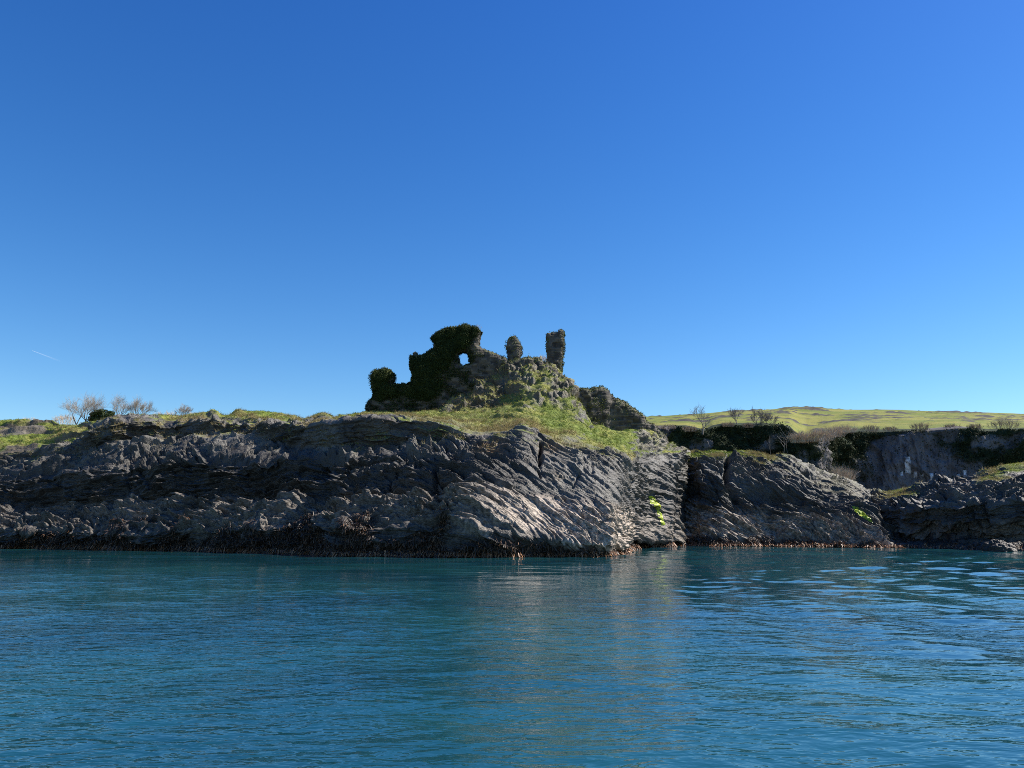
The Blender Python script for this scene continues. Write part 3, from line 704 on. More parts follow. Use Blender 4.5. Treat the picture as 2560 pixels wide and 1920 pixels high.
def seaweed():
    A = Acc()
    for key, n in (('headland', 22000), ('bluff', 6500), ('bluff_cave', 2500)):
        S = SHEETS[key]
        vis = (S['lam'] > .85) & (S['lam'] < 2.3)
        p, nr, rc = pick(S, S['weed'] * vis, n)
        keep = (p[:, 2] > -.05); p, nr = p[keep], nr[keep]
        n = len(p)
        low = np.clip(1 - p[:, 2] / 1.0, 0, 1)
        L = rng.uniform(.16, .46, (n, 1)); wd = rng.uniform(.018, .045, (n, 1))
        down = unit(np.array([0, 0, -1.]) - nr * (nr @ np.array([0, 0, -1.]))[:, None] + rng.normal(0, .45, (n, 3)))
        out = unit(nr + rng.normal(0, .35, (n, 3)))
        side = unit(np.cross(down, out) + rng.normal(0, .3, (n, 3)))
        p0 = p + nr * .01; p1 = p + down * L * .4 + out * L * rng.uniform(.15, .5, (n, 1)); p2 = p + down * L + out * L * rng.uniform(-.05, .45, (n, 1))
        p2[:, 2] = np.maximum(p2[:, 2], -.06)
        V = np.stack([p0 - side * wd * .5, p0 + side * wd * .5, p1 + side * wd, p1 - side * wd, p2 + side * wd * .5, p2 - side * wd * .5], 1).reshape(-1, 3)
        i = np.arange(n)[:, None] * 6
        F = np.concatenate([i + np.array([[0, 1, 2, 3]]), i + np.array([[3, 2, 4, 5]])])
        t = np.clip(rng.beta(1.3, 3.2, n) * .75 + .75 * low ** 3 * rng.random(n), 0, 1)
        A.add(V, F, np.repeat(t, 6))
    for key, n in (('headland', 9500), ('bluff', 2200), ('bluff_cave', 700)):
        S = SHEETS[key]; vis = (S['P'][..., 2] > -.12) & (S['P'][..., 2] < .22) & (S['lam'] < 2)
        p, nr, rc = pick(S, vis * 1., n); k = len(p)
        out = unit(nr * np.array([1, 1, 0]) + rng.normal(0, .45, (k, 3)) * np.array([1, 1, .3])); L = rng.uniform(.15, .6, (k, 1))
        p[:, 2] = np.abs(p[:, 2]) + .02; side = unit(np.cross(out, [0, 0, 1.]) + rng.normal(0, .4, (k, 3))) * rng.uniform(.02, .05, (k, 1))
        p1 = p + out * L * .5 + np.array([0, 0, 1.]) * rng.uniform(-.02, .14, (k, 1)); p2 = p + out * L; p2[:, 2] = rng.uniform(-.04, .08, k)
        V = np.stack([p - side * .5, p + side * .5, p1 + side, p1 - side, p2 + side * .6, p2 - side * .6], 1).reshape(-1, 3)
        i = np.arange(k)[:, None] * 6
        A.add(V, np.concatenate([i + np.array([[0, 1, 2, 3]]), i + np.array([[3, 2, 4, 5]])]), np.repeat(rng.beta(2.2, 1.6, k), 6))
    tag(A.build('seaweed', M['weed']), 'dark brown wrack hanging from the rocks along the waterline', 'seaweed', kind='stuff')
seaweed()

# ------------------------------------------------------------------ bright algae patches
def in_poly(x, y, poly):
    c = np.zeros(np.shape(x), bool); n = len(poly)
    for i in range(n):
        x0, y0 = poly[i]; x1, y1 = poly[(i + 1) % n]
        if y0 == y1: continue
        c ^= ((y0 > y) != (y1 > y)) & (x < (x1 - x0) * (y - y0) / (y1 - y0) + x0)
    return c

def largest(m):
    todo = set(zip(*np.nonzero(m))); best = []
    while todo:
        st = [todo.pop()]; comp = []
        while st:
            a = st.pop(); comp.append(a)
            for b in ((a[0] + 1, a[1]), (a[0] - 1, a[1]), (a[0], a[1] + 1), (a[0], a[1] - 1)):
                if b in todo: todo.remove(b); st.append(b)
        if len(comp) > len(best): best = comp
    o = np.zeros_like(m)
    for a in best: o[a] = True
    return o

def algae(key, poly, label, seed):
    S = SHEETS[key]; P = S['P']; N = S['N']
    qx, qy = project(P)
    x, y, z = P[..., 0], P[..., 1], P[..., 2]
    jit = 2.0 * noise(x * 1.2, y * 1.2, z * 1.2, seed)
    m = in_poly(qx + jit, qy + jit, poly) & (noise(x * 3, y * 3, z * .8, seed + 1) > -.38) & (S['lam'] < 6)
    mf = m[:-1, :-1] & m[1:, :-1] & m[:-1, 1:] & m[1:, 1:]
    mf = largest(mf)
    idx = np.arange(P.shape[0] * P.shape[1]).reshape(P.shape[:2])
    F = np.stack([idx[:-1, :-1], idx[:-1, 1:], idx[1:, 1:], idx[1:, :-1]], -1)[mf]
    used, inv = np.unique(F, return_inverse=True)
    V = (P + N * (.03 + .03 * noise(x * 4, y * 4, z * 4, seed + 2))[..., None]).reshape(-1, 3)[used]
    t = (.5 + .8 * noise(x * 2.5, y * 2.5, z * 1.2, seed + 3)).ravel()[used]
    c = V.mean(0)
    o = mesh_from('algae_patch', V - c, inv.reshape(-1, 4), M['algae'], {'tint': np.clip(t, 0, 1)}, True); o.location = c
    tag(o, label, 'algae', 'bright algae growths on the rocks')
algae('headland', [(648, 496), (654, 496), (659, 503), (661, 512), (665, 524), (661, 526), (657, 513), (653, 507), (648, 503)], 'bright yellow-green algae streak running down the rock beside the pale nose', 401)
algae('bluff', [(852, 506), (858, 507), (866, 514), (873, 520), (876, 525), (870, 522), (863, 518), (855, 513)], 'bright yellow-green algae patch slanting along the far end of the rounded bluff', 402)

# ------------------------------------------------------------------ ruined masonry
def erode(m):
    q = np.pad(m, 1); return m & q[:-2, 1:-1] & q[2:, 1:-1] & q[1:-1, :-2] & q[1:-1, 2:]

def slab_shape(poly, holes, Yf, thick, cell, seed, jag=.10, rnd=6, stone=True, bulge=.25, rough=.12):
    """solid upright ruin grown from an outline: returns verts, quads, attributes"""
    pw = lambda pl: [(float(q[0]), float(q[2])) for q in (at(a, b, Yf(a)) for a, b in pl)]
    PW = pw(poly); HW = [pw(h) for h in holes]
    # distance varies along the wall: keep a linear function of X
    xa = np.array([q[0] for q in PW]); za = np.array([q[1] for q in PW])
    pxs = np.array([a for a, b in poly]); Ys = np.array([Yf(a) for a in pxs], float)
    cf = np.polyfit(xa, Ys, 1) if np.ptp(Ys) > 1e-6 else np.array([0, Ys[0]])
    x0, x1, z0, z1 = xa.min() - .3, xa.max() + .3, za.min() - .3, za.max() + .3
    gx = np.arange(x0, x1, cell); gz = np.arange(z0, z1, cell)
    X, Z = np.meshgrid(gx, gz)
    # courses of rough stone
    hh = .30; row = np.floor(Z / hh + .35 * noise(X * .5, Z * .5, 1, seed)); wd = .42 + .45 * cellrand(row, row * 0 + 3, seed + 1)
    off = cellrand(row, row * 0 + 9, seed + 2); colx = np.floor(X / wd + off * 5 + .25 * noise(X * 1.2, Z * 1.2, 4, seed + 3))
    rnds = cellrand(row, colx, seed + 4)
    fz = (Z / hh + .35 * noise(X * .5, Z * .5, 1, seed)) % 1; fx = (X / wd + off * 5 + .25 * noise(X * 1.2, Z * 1.2, 4, seed + 3)) % 1
    joint = np.clip(1 - np.minimum(np.minimum(fz, 1 - fz) * hh, np.minimum(fx, 1 - fx) * wd) / .035, 0, 1)
    jx = jag * (noise(X * 1.1, Z * 1.1, 2, seed + 5) + .8 * (rnds - .5) * stone + .5 * noise(X * 4, Z * 4, 7, seed + 15)); jz = jag * (noise(X * 1.1, Z * 1.1, 8, seed + 6) + .8 * (cellrand(row, colx, seed + 7) - .5) * stone + .5 * noise(X * 4, Z * 4, 9, seed + 16))
    m = in_poly(X + jx, Z + jz, PW)
    for h in HW: m &= ~in_poly(X + .3 * jx, Z + .3 * jz, h)
    dist = np.zeros(X.shape); e = m.copy()
    nst = max(2, int(rnd))
    for k in range(nst):
        dist += e; e = erode(e)
    q = np.clip(dist / nst, 0, 1); prof = np.sqrt(np.clip(1 - (1 - q) ** 2, 0, 1))
    yc = np.polyval(cf, X)
    dfront = thick * .5 * (.35 + .65 * prof) + bulge * fbm(X * .3, Z * .3, 3, seed + 8, 2) * prof + rough * noise(X * 1.4, Z * 1.4, 5, seed + 9) + (.10 * (rnds - .5) - .05 * joint) * stone
    dback = thick * .5 * (.35 + .65 * prof) + rough * noise(X * 1.3, Z * 1.3, 15, seed + 10)
    # vertices: cell corners
    r, c = m.shape
    cx = np.concatenate([gx - cell / 2, [gx[-1] + cell / 2]]); cz = np.concatenate([gz - cell / 2, [gz[-1] + cell / 2]])
    CX, CZ = np.meshgrid(cx, cz)
    def corner(a):
        w_ = np.pad(m.astype(float), 1); v_ = np.pad(a * m, 1)
        num = v_[:-1, :-1] + v_[1:, :-1] + v_[:-1, 1:] + v_[1:, 1:]; den = w_[:-1, :-1] + w_[1:, :-1] + w_[:-1, 1:] + w_[1:, 1:]
        return num / np.maximum(den, 1)
    jx2 = .35 * cell * rng.uniform(-1, 1, CX.shape); jz2 = .35 * cell * rng.uniform(-1, 1, CX.shape)
    CY = np.polyval(cf, CX)
    Vf = np.stack([CX + jx2, CY - corner(dfront), CZ + jz2], -1).reshape(-1, 3); Vb = np.stack([CX + jx2, CY + corner(dback), CZ + jz2], -1).reshape(-1, 3)
    n = len(Vf); i = np.arange((r + 1) * (c + 1)).reshape(r + 1, c + 1)
    f = np.stack([i[:-1, :-1], i[:-1, 1:], i[1:, 1:], i[1:, :-1]], -1)[m]
    F = [f, f[:, ::-1] + n]
    mp = np.pad(m, 1)
    for (sl, e0, e1) in ((mp[:-2, 1:-1], (slice(None, -1), slice(None, -1)), (slice(None, -1), slice(1, None))), (mp[2:, 1:-1], (slice(1, None), slice(1, None)), (slice(1, None), slice(None, -1))),
                         (mp[1:-1, :-2], (slice(1, None), slice(None, -1)), (slice(None, -1), slice(None, -1))), (mp[1:-1, 2:], (slice(None, -1), slice(1, None)), (slice(1, None), slice(1, None)))):
        bnd = m & ~sl; a = i[e0][bnd]; b = i[e1][bnd]
        F.append(np.stack([a, a + n, b + n, b], -1))
    F = np.concatenate(F); V = np.concatenate([Vf, Vb])
    tint = np.concatenate([corner(rnds).ravel()] * 2); jt = np.concatenate([corner(joint).ravel()] * 2)
    used, inv = np.unique(F, return_inverse=True)
    info = dict(V=V[used], F=inv.reshape(-1, 4), tint=tint[used], joint=jt[used])
    info['C'] = info['V'][info['F']].mean(1)
    v = info['V'][info['F']]; info['Nf'] = unit(np.cross(v[:, 2] - v[:, 0], v[:, 3] - v[:, 1])); info['A'] = np.linalg.norm(np.cross(v[:, 2] - v[:, 0], v[:, 3] - v[:, 1]), axis=-1) / 2
    return info

def vert_normals(S):
    n = np.zeros_like(S['V'])
    for k in range(4): np.add.at(n, S['F'][:, k], S['Nf'])
    return unit(n)

def ruin_mesh(name, S, parent, moss_amt=.5):
    n = vert_normals(S); V = S['V']
    moss_and_sunlit = sstep(.25, .75, n[:, 2] + .5 * fbm(V[:, 0] * .6, V[:, 1] * .6, V[:, 2] * .6, 61, 3) + .3 * (moss_amt - .5)) * moss_amt * 1.4
    o = mesh_from(name, V, S['F'], M['masonry'], dict(tint=S['tint'], joint=S['joint'], moss_and_sunlit=np.clip(moss_and_sunlit, 0, 1)), False)
    return under(o, parent)

def leaf_cover(name, S, dens, mask, mat, parent, s0=.05, s1=.12, out=.10, seed=0):
    C = S['C']; wgt = S['A'] * mask(C, S['Nf']); n = int(wgt.sum() * dens)
    if n < 1: return
    idx = np.searchsorted(np.cumsum(wgt) / wgt.sum(), rng.random(n)).clip(0, len(C) - 1)
    nn = S['Nf'][idx]
    lum = fbm(C[idx, 0] * .9, C[idx, 1] * .9, C[idx, 2] * .9, seed + 5, 3)
    p = C[idx] + nn * (np.clip(out * (1 + 1.8 * lum), 0, 1)[:, None] * rng.random((n, 1)) * 2) + rng.normal(0, .05, (n, 3))
    A = Acc(); A.add(*leaves(p, nn, s0, s1, .4 + .5 * lum + rng.normal(0, .2, n)))
    return A.build(name, mat, parent)

def pz(poly): return poly
def zz(lst):   # outline read off an enlargement of the photograph (x0=344, y0=304, 0.15552 px per unit)
    return [(344 + .15552 * a, 304 + .15552 * b) for a, b in lst]

def castle():
    Yf = lambda px: 84.9
    base = at(430, 414, 84.9)
    root = empty('castle_ruin', base, 'long ivy-clad castle wall with a small see-through window hole on the hilltop', 'castle ruin')
    outline = zz([(100, 790), (140, 705), (152, 650), (188, 600), (192, 560), (186, 470), (205, 442), (262, 436), (302, 444), (320, 468), (322, 490), (322, 528), (345, 534), (405, 528), (442, 506), (450, 460), (430, 402), (434, 345), (457, 316), (478, 326), (488, 340), (512, 338), (562, 304), (584, 298), (582, 250), (578, 226), (604, 194), (662, 170), (742, 162), (792, 154), (856, 162), (878, 192), (876, 250), (868, 276), (930, 306), (1000, 332), (1040, 352), (1052, 380), (1100, 420), (1100, 600), (800, 760), (500, 790)])
    hole = zz([(733, 324), (752, 312), (782, 308), (803, 324), (811, 350), (807, 396), (762, 402), (746, 380), (744, 358), (730, 342)])
    S = slab_shape(outline, [hole], Yf, 1.7, .075, 500, jag=.11, rnd=9, bulge=.3, rough=.14)
    ruin_mesh('wall', S, root, .55)
    # ivy as its own swollen mass over the upper block, the broken shoulder and the low wall
    ivy_outline = zz([(172, 618), (188, 600), (190, 560), (182, 470), (200, 440), (262, 430), (300, 440), (322, 466), (300, 486), (285, 525), (300, 536), (345, 530), (405, 524), (440, 505), (446, 460), (424, 402), (428, 340), (456, 345), (490, 345), (512, 334), (560, 300), (590, 300), (584, 250), (568, 226), (600, 190), (660, 165), (740, 158), (790, 150), (858, 160), (876, 190), (850, 240), (800, 282), (745, 308), (716, 330), (708, 372), (694, 420), (672, 470), (655, 540), (625, 600), (540, 650), (500, 640), (420, 620), (330, 618), (250, 632)])
    I = slab_shape(ivy_outline, [], lambda px: 84.9, 2.3, .09, 520, jag=.14, rnd=12, stone=False, bulge=.55, rough=.25)
    iv = mesh_from('ivy', I['V'], I['F'], M['ivy'], {'tint': np.clip(.3 + .5 * fbm(I['V'][:, 0], I['V'][:, 1], I['V'][:, 2], 63, 2), 0, 1)}, True); under(iv, root)
    lf = leaf_cover('foliage', I, 520, lambda C, N: np.ones(len(C)), M['ivy'], iv, .03, .07, .10, 530)
    lf.matrix_parent_inverse = Matrix.Identity(4)
    under_fix(lf, iv)
    S2 = I
    tp = leaf_cover('moss_and_sunlit', S2, 260, lambda C, N: sstep(.15, .65, N[:, 2] + .3 * N[:, 0]) , M['ivytop'], iv, .04, .10, .10, 540); under_fix(tp, iv)  # paler leaves on tops and sun side put sunlit edges into the colour
    leaf_cover('creeper', S, 420, lambda C, N: (N[:, 1] < .2) * sstep(-.12, .12, fbm(C[:, 0] * .7, C[:, 1] * .7, C[:, 2] * .9, 66, 3) - np.clip((C[:, 0] + 5.2) / 2.2, -.2, 1) * .5), M['ivy'], root, .03, .07, .07, 560)
    # scattered tufts on the bare stone
    leaf_cover('wall_plant', S, 60, lambda C, N: sstep(.02, .3, fbm(C[:, 0] * .5, C[:, 1] * .5, C[:, 2] * .7, 64, 3) + .35 * (N[:, 2] > .5) - .05), M['ivytop'], root, .04, .09, .06, 550)

def under_fix(o, parent):
    """sub-part of a part whose own world offset is (0,0,0)"""
    o.parent = parent; o.matrix_parent_inverse = Matrix.Identity(4); return o

castle()

def small_ruin(name, part, outline, Yf, thick, label, cat, seed, moss_and_sunlit=.5, ivy=None, jag=.1, cell=.075, rnd=8, bulge=.2, rough=.14, ivdens=120, holes=[]):
    c = at(np.mean([a for a, b in outline]), max(b for a, b in outline), Yf(outline[0][0]))
    root = empty(name, c, label, cat)
    S = slab_shape(outline, holes, Yf, thick, cell, seed, jag, rnd, True, bulge, rough)
    ruin_mesh(part, S, root, moss_and_sunlit)
    if ivy is not None:
        leaf_cover('ivy', S, ivdens, ivy, M['ivytop'], root, .04, .10, .08, seed + 3)
    return root

small_ruin('ruined_pillar', 'masonry', zz([(1306, 480), (1304, 370), (1301, 200), (1330, 191), (1368, 190), (1386, 174), (1410, 178), (1413, 272), (1404, 360), (1396, 452), (1394, 500)]), lambda p: 88.5, 1.9,
           'tall narrow leaning pillar of broken masonry standing alone on the ridge', 'ruined pillar', 600, .35,
           lambda C, N: np.clip(sstep(.5, .9, N[:, 2]) + 1.2 * sstep(.3, .8, N[:, 0]) + .8 * sstep(.1, .4, noise(C[:, 0] * .7, C[:, 1] * .7, C[:, 2] * .5, 605)), 0, 1), rnd=7)
small_ruin('wall_stump', 'masonry', zz([(1058, 400), (1056, 352), (1044, 300), (1052, 245), (1078, 214), (1104, 210), (1122, 240), (1142, 285), (1144, 310), (1136, 345), (1140, 400)]), lambda p: 85.6, 1.6,
           'short rounded stump of mossy masonry on the ridge between wall and pillar', 'wall stump', 620, .7,
           lambda C, N: np.clip(.15 + sstep(.3, .8, N[:, 2]) + 1.2 * sstep(.05, .4, noise(C[:, 0] * .8, C[:, 1] * .8, C[:, 2] * .8, 625)), 0, 1), rnd=9)
small_ruin('ruined_wall', 'masonry', zz([(1385, 640), (1420, 560), (1470, 540), (1520, 556), (1580, 549), (1625, 546), (1650, 538), (1668, 548), (1702, 562), (1722, 590), (1745, 612), (1790, 627), (1842, 666), (1900, 706), (1960, 770), (2020, 812), (2060, 850), (2085, 900), (2060, 930), (1950, 900), (1800, 880), (1650, 850), (1540, 790), (1440, 720)]), lambda p: 84.0 + (p - 572) * .025, 2.4,
           'broken sloping rubble wall stepping down the shaded end of the mound', 'ruined wall', 640, .45,
           lambda C, N: np.clip(sstep(.35, .8, N[:, 2]) + .7 * sstep(.12, .4, fbm(C[:, 0] * .4, C[:, 1] * .4, C[:, 2] * .4, 645, 3)), 0, 1), jag=.22, rnd=12, bulge=.55, rough=.24, ivdens=110)
# masonry face showing through the mound below the stump
small_ruin('wall_remnant', 'masonry', zz([(1150, 480), (1052, 430), (1050, 375), (1100, 365), (1150, 350), (1200, 354), (1262, 366), (1300, 384), (1340, 410), (1400, 455), (1440, 495), (1472, 545), (1400, 530), (1330, 500), (1260, 470), (1210, 480)]), lambda p: 84.6, 1.7,
           'low crumbled stone wall along the ridge crest below the stump and pillar', 'wall remnant', 660, .5,
           lambda C, N: np.clip(sstep(.35, .8, N[:, 2]), 0, 1), jag=.16, rnd=10, bulge=.4, rough=.22, ivdens=80)

# ------------------------------------------------------------------ bare trees and shrubs
def tube(A, p0, p1, r0, r1, sides, tint):
    d = p1 - p0; L = np.linalg.norm(d)
    if L < 1e-6: return
    d = d / L; a = np.cross(d, [0.3, .9, .2]); a /= np.linalg.norm(a); b = np.cross(d, a)
    ang = np.arange(sides) * 2 * math.pi / sides
    ring = np.cos(ang)[:, None] * a + np.sin(ang)[:, None] * b
    V = np.concatenate([p0 + ring * r0, p1 + ring * r1]); i = np.arange(sides); j = (i + 1) % sides
    A.add(V, np.stack([i, j, j + sides, i + sides], -1), np.full(2 * sides, tint))

def branch(T, C, p, d, L, r, depth, maxd, spread, upw, rnd):
    seg = 4 if depth == 0 else 3
    for s in range(seg):
        d2 = d + np.array([rnd.gauss(0, .11), rnd.gauss(0, .11), rnd.gauss(0, .07) + upw]); d2 /= np.linalg.norm(d2)
        q = p + d2 * L / seg; r2 = r * .84
        tube(T if depth < min(2, maxd) else C, p, q, r, r2, 6 if depth < 2 else 3, rnd.uniform(.1, .9))
        if depth < maxd and (depth > 0 or s > 0):
            for k in range(2 if s == seg - 1 or depth == maxd - 1 else 1):
                v = np.array([rnd.gauss(0, 1), rnd.gauss(0, 1), rnd.gauss(0, .35) + .25]); v -= d2 * v.dot(d2); v /= np.linalg.norm(v) + 1e-6
                nd = d2 * math.cos(spread) + v * math.sin(spread) * rnd.uniform(.7, 1.25); nd /= np.linalg.norm(nd)
                branch(T, C, q, nd, L * rnd.uniform(.62, .92), max(r2 * rnd.uniform(.55, .72), RMIN), depth + 1, maxd, spread, upw, rnd)
        p, d, r = q, d2, r2
RMIN = .017

def bare_tree(px, py, Y, hpx, label, seed, name='bare_tree', maxd=4, spread=.62, upw=.03, group='bare trees beyond the cliffs', stems=1, trunk_h=.34, thick=1.0, lean=0.):
    rnd = random.Random(seed); base = at(px, py, Y); H = hpx / FPX * Y
    T, C = Acc(), Acc()
    for s in range(stems):
        d = np.array([lean + ((-.5 + 1.0 * s / (stems - 1) + rnd.uniform(-.08, .08)) if stems > 1 else rnd.uniform(-.06, .06)), rnd.uniform(-.2, .2), 1.]); d /= np.linalg.norm(d)
        branch(T, C, base - np.array([0, 0, .3]), d, H * trunk_h, max(.03, H * .030) * thick, 0, maxd, spread, upw, rnd)
    # scale the grown skeleton to the height wanted
    V = np.concatenate(T.V + C.V); top = V[:, 2].max() - base[2]; k = H / top
    for q in (T, C): q.V = [(v - base) * k + base for v in q.V]
    root = empty(name, base, label, 'tree' if 'tree' in name else 'shrub', group)
    T.build('trunk', M['bark'], root, True); C.build('crown', M['twig'], root)
    return root

LT = 150.
bare_tree(76.5, 424, LT, 34, 'bare tree with narrow upright crown, first of the close pair beyond the grassy bank', 1, spread=.46, upw=.05, stems=2, trunk_h=.5)
bare_tree(86, 424, LT - 3, 35, 'bare tree with wide fanned crown, beside the dark green bush on the skyline', 2, spread=.5, lean=.10, upw=.04, stems=4, trunk_h=.5)
bare_tree(120, 420, LT, 29, 'bare twisting tree just past the dark green bush on the skyline', 3, spread=.55, upw=.03, stems=3, trunk_h=.5)
bare_tree(139, 420, LT, 27, 'wide bare tree with several stems fanning out behind the cliff top', 4, spread=.42, upw=.05, stems=5, trunk_h=.5)
bare_tree(184, 419, LT, 17, 'small bare tree poking over the folded rock crest', 5, spread=.5, upw=.04, stems=3, trunk_h=.5)
def shrub(px, py, Y, wpx, hpx, label, seed, n=70, group='bare shrubs along the skylines and cliff tops', name='bare_shrub', mat='shrub', tint=(.1, .9), fine=1., loc=None):
    rnd = np.random.default_rng(seed); base = at(px, py, Y) if loc is None else np.array(loc); W = wpx / FPX * Y; H = hpx / FPX * Y
    A = Acc()
    for i in range(n):
        p = base + np.array([rnd.uniform(-.5, .5) * W * .75, rnd.uniform(-.5, .5) * W * .5, -.15]); env = math.sqrt(max(.1, 1 - ((p[0] - base[0]) / (W * .52)) ** 2))
        d = np.array([(p[0] - base[0]) / W * 1.1 + rnd.normal(0, .22), rnd.normal(0, .25), 1.]); d /= np.linalg.norm(d); L = H * env * rnd.uniform(.55, 1.05)
        r = .007 * fine * Y / 100 + .004; t = rnd.uniform(*tint)
        q = p + d * L * .5; tube(A, p, q, r * 1.4, r, 3, t)
        for k in range(3):
            e = d + np.array([rnd.normal(0, .4), rnd.normal(0, .4), rnd.normal(0, .2)]); e /= np.linalg.norm(e)
            q2 = q + e * L * rnd.uniform(.3, .55); tube(A, q, q2, r, r * .5, 3, t)
            for m in range(2):
                e2 = e + np.array([rnd.normal(0, .5), rnd.normal(0, .5), rnd.normal(0, .3)]); e2 /= np.linalg.norm(e2)
                qm = q + (q2 - q) * rnd.uniform(.3, .9); tube(A, qm, qm + e2 * L * rnd.uniform(.12, .3), r * .6, r * .3, 3, t)
    A.V = [v - base for v in A.V]
    o = A.build(name, M[mat]); o.location = base
    return tag(o, label, 'shrub', group)
shrub(64, 423, LT + 5, 22, 11, 'grey twiggy thicket on the skyline before the close pair of bare trees', 21, 90)
shrub(29, 422, LT + 5, 22, 6, 'low faint twigs on the skyline above the grassy bank', 22, 40)
shrub(158, 419, LT, 11, 9, 'small twiggy shrub at the foot of the wide bare tree', 23, 40)
shrub(171, 418, LT, 14, 9, 'twiggy shrub between the small bare tree and the wide one', 24, 50)
shrub(194, 418, LT, 12, 8, 'twiggy shrub just past the small bare tree on the crest', 25, 40)
def evergreen(px, py, Y, wpx, hpx):
    base = at(px, py, Y); W = wpx / FPX * Y; H = hpx / FPX * Y
    root = empty('evergreen_bush', base, 'rounded dark green bush between the bare trees on the skyline', 'bush')
    A = Acc(); rnd = random.Random(5)
    T = Acc()
    for c in range(46):
        a = rnd.uniform(0, math.pi); rr = math.sqrt(rnd.random())
        cc = base + np.array([math.cos(a) * rr * W * .46, rnd.uniform(-.5, .5) * W * .4, abs(math.sin(a)) * rr * H * .78 + H * .1])
        n = 150; dirs = unit(rng.normal(0, 1, (n, 3))); p = cc + dirs * (W * .085) * rng.uniform(.6, 1.25, (n, 1)) * np.array([1, 1, .75])
        A.add(*leaves(p, dirs, .07, .17, .45 + .3 * rnd.uniform(-1, 1) + rng.normal(0, .18, n)))
        if c % 5 == 0: tube(T, base + np.array([rnd.uniform(-.3, .3), 0, -.3]), cc, .09, .03, 5, .3)
    T.build('stem', M['bark'], root, True); A.build('foliage', M['bush'], root)
evergreen(103, 421.5, LT - 2, 27, 13)
# trees and shrubs on the far cliff
FY = 152.
bare_tree(702.5, 433, 147, 32, 'large bare spreading tree rooted on the lip of the shaded far cliff', 11, spread=.68, maxd=4, thick=1.1)
bare_tree(737, 426, FY, 20, 'slim bare tree on the far cliff edge, alone between two larger gaps', 12, spread=.5, maxd=4)
bare_tree(758, 426, FY, 20, 'fuzzy upright bare tree on the far cliff edge, taller of two standing together', 13, spread=.5, stems=2)
bare_tree(769, 426, FY, 15.5, 'fuzzy pale bare tree on the far cliff edge, shorter of two standing together', 14, spread=.55, stems=2)
bare_tree(783.5, 456, 136, 26, 'pale dead tree with level side branches in front of the shaded cliff', 15, name='dead_tree', spread=1.25, upw=.0, trunk_h=.9, maxd=2, thick=.7)
bare_tree(787.5, 452, 138, 28, 'straight pale dead trunk with few branches against the dark cliff', 16, name='dead_tree', spread=.6, upw=.02, trunk_h=1.0, maxd=1, thick=.7)
bare_tree(770.5, 455, 138, 20, 'thin lone pale stem against the darkest part of the cliff', 17, name='dead_tree', spread=.7, trunk_h=1.0, maxd=1, thick=.5)
SP_ = [(800, 442, 132, 22, 13), (810, 441, 131, 26, 14), (822, 440, 131, 26, 14), (834, 436, 136, 24, 12), (846, 432, 143, 22, 9)]
for i, (px, py, Y, wp, hp) in enumerate(SP_):
    shrub(px, py, Y, wp, hp, ['pale tangled shrub at the outer tip of the far cliff spur', 'pale tangled shrub on the far cliff spur, beside the outermost one', 'broad pale shrub at the middle of the far cliff spur', 'pale shrub where the spur joins the far hill', 'low pale shrub on the cliff edge behind the spur'][i], 40 + i, 150, tint=(.35, 1.))
shrub(841, 485, 118, 27, 22, 'feathery pale shrub growing out of the hollow below the dark cliff', 50, 170, tint=(.3, .95))
shrub(945, 485, 100, 17, 7, 'small straw coloured shrub behind the cave bluff, under the white stains', 51, 80, tint=(.4, 1))
for i, (px, py, wp, hp, lb) in enumerate(((1004, 429, 30, 13, 'wide brown thicket at the far end of the quarry cliff top'), (975, 429, 16, 7, 'small brown thicket on the quarry cliff top beside the wide one'), (921, 429, 20, 8, 'brown thicket on the quarry cliff top above the bare rock face'), (890, 430, 18, 5, 'low twigs on the quarry cliff top at the edge of the bare rock'), (650, 429, 18, 7, 'low dark bramble tangle on the cliff top nearest the ruined wall'), (728, 426, 14, 6, 'brown scrub between the spreading tree and the slim bare tree'), (748, 427, 13, 6, 'brown scrub at the foot of the slim bare tree'), (870, 431, 20, 8, 'brown scrub on the quarry cliff top left of the bare rock face'), (952, 429, 18, 7, 'brown scrub on the quarry cliff top right of the bare rock face'), (668, 428, 20, 5, 'low dark twigs on the cliff top next to the ruined wall'), (690, 431, 16, 7, 'twiggy shrub at the foot of the large spreading tree'), (1040, 430, 24, 12, 'brown thicket on the quarry cliff top at the picture edge'))):
    shrub(px, py, 150 if px < 960 else 145, wp, hp, lb, 60 + i, 110, tint=(.0, .7))

def far_foliage():
    S = SHEETS['far']; A = Acc()
    wgt = sstep(1.2, 1.6, S['lam']) * (1 - sstep(3.2, 3.5, S['lam'])) * (1 - .92 * S['bare']) * (S['lam'] > 1.8)
    n = 52000; p, nr, rc = pick(S, wgt, n)
    cl = fbm(p[:, 0] * .35, p[:, 1] * .35, p[:, 2] * .35, 95, 3)
    keep = (rc[0] < np.argmax(S['lam'][:, 0] > 3.3)); p, nr, cl = p[keep], nr[keep], cl[keep]; n = len(p)
    p = p + nr * np.clip(.3 + 1.0 * cl, 0, 1.2)[:, None] * rng.random((n, 1))
    A.add(*leaves(p, nr, .08, .20, .4 + .55 * cl + rng.normal(0, .18, n)))
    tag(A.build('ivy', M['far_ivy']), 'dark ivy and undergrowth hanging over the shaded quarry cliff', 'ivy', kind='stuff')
far_foliage()

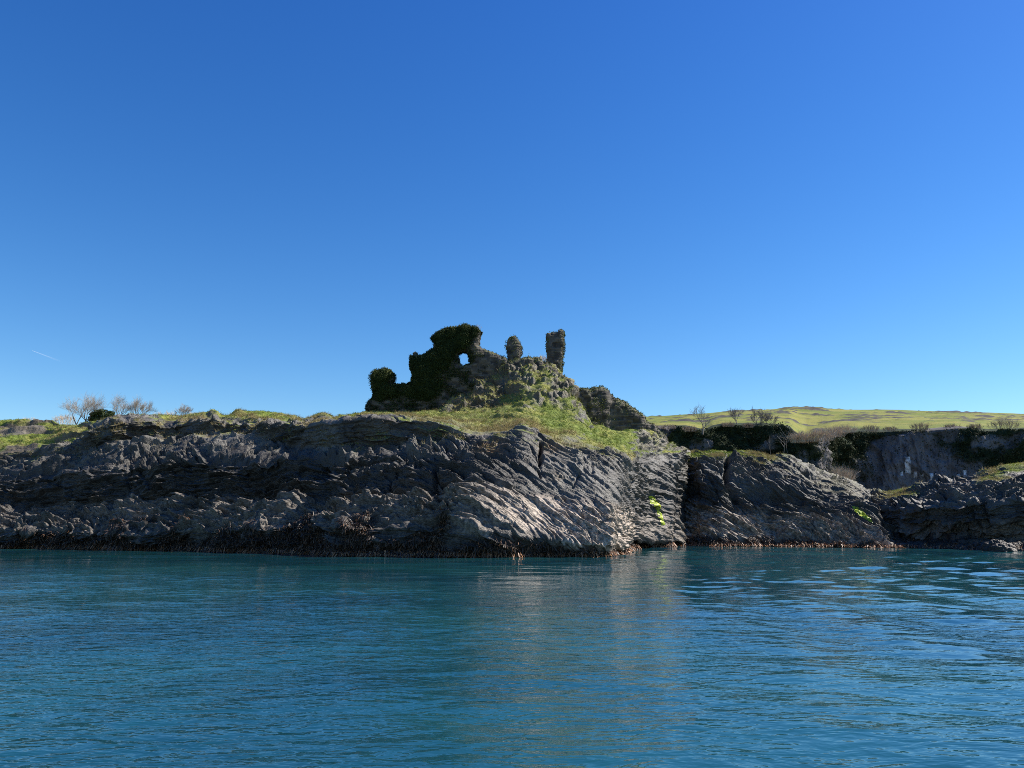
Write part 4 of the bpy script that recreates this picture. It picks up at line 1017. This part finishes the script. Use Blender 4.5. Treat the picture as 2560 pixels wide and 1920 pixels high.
# little plants on the masonry
shrub(0, 0, 86, 7, 9, 'wisp of bare twigs growing on top of the ivy-clad wall', 71, 12, group='plants rooted on the ruins', fine=.7, loc=at(477, 330, 84.9))
shrub(0, 0, 86, 9, 5, 'pale dry tuft on the low ivy turret at the ruin end', 72, 40, group='plants rooted on the ruins', fine=.6, loc=at(385, 373, 84.9), tint=(.5, 1), name='dry_plant')
shrub(0, 0, 86, 7, 9, 'straw coloured tuft at the foot of the tall pillar', 73, 45, group='plants rooted on the ruins', fine=.6, loc=at(542.5, 361.5, 86.5), tint=(.5, 1), name='dry_plant')
shrub(0, 0, 82, 11, 6, 'pale dry tuft on the rock lip beside the ruin foot', 74, 60, group='plants rooted on the ruins', fine=.6, loc=at(357, 419, 80), tint=(.5, 1), name='dry_plant')

# ------------------------------------------------------------------ weed-covered rock off the cave
def sea_rock():
    bm_n = 90; u = np.linspace(0, 2 * math.pi, bm_n); v = np.linspace(-.5, math.pi / 2, 46)
    U, Vv = np.meshgrid(u, v); d = np.stack([np.cos(U) * np.cos(Vv), np.sin(U) * np.cos(Vv), np.sin(Vv)], -1)
    d[:, -1] = d[:, 0]
    rad = 1 + .35 * fbm(d[..., 0] * 1.3 + 5, d[..., 1] * 1.3, d[..., 2] * 1.3, 811, 4, .6)
    rad[:, -1] = rad[:, 0]
    P = d * rad[..., None] * np.array([1.25, 1.0, 1.05])
    c = at(999, 550, 65)
    c[2] = -.1
    o = mesh_from('sea_rock', P, grid_faces(46, bm_n), M['shore'], dict(weed=np.full(U.shape, .9), pale=0 * U, grass=0 * U, lichen_lit=0 * U, rust=0 * U, dry=0 * U), True)
    o.location = c; tag(o, 'small weed-covered rock rising from the water in front of the dark cave', 'rock')
    SHEETS['rock'] = P + c
sea_rock()

# ------------------------------------------------------------------ contrail
def contrail():
    A = Acc(); a = at(32.2, 350.6, 6000); b = at(61, 361.5, 6200)
    n = 24
    for i in range(n):
        t0, t1 = i / n, (i + 1) / n
        r = lambda t: 2.0 + 4.2 * t
        tube(A, a + (b - a) * t0, a + (b - a) * t1, r(t0), r(t1), 8, 1 - t0)
    m, t, bs = newmat('ice_cloud'); k = NB(t)
    bs.inputs['Base Color'].default_value = (.9, .93, 1, 1); bs.inputs['Roughness'].default_value = 1
    k.put(bs.inputs['Alpha'], k.math('MULTIPLY', k.attr('tint'), .13))
    o = A.build('contrail', m, None, True); tag(o, 'short thin white contrail slanting in the open blue sky', 'contrail')
contrail()
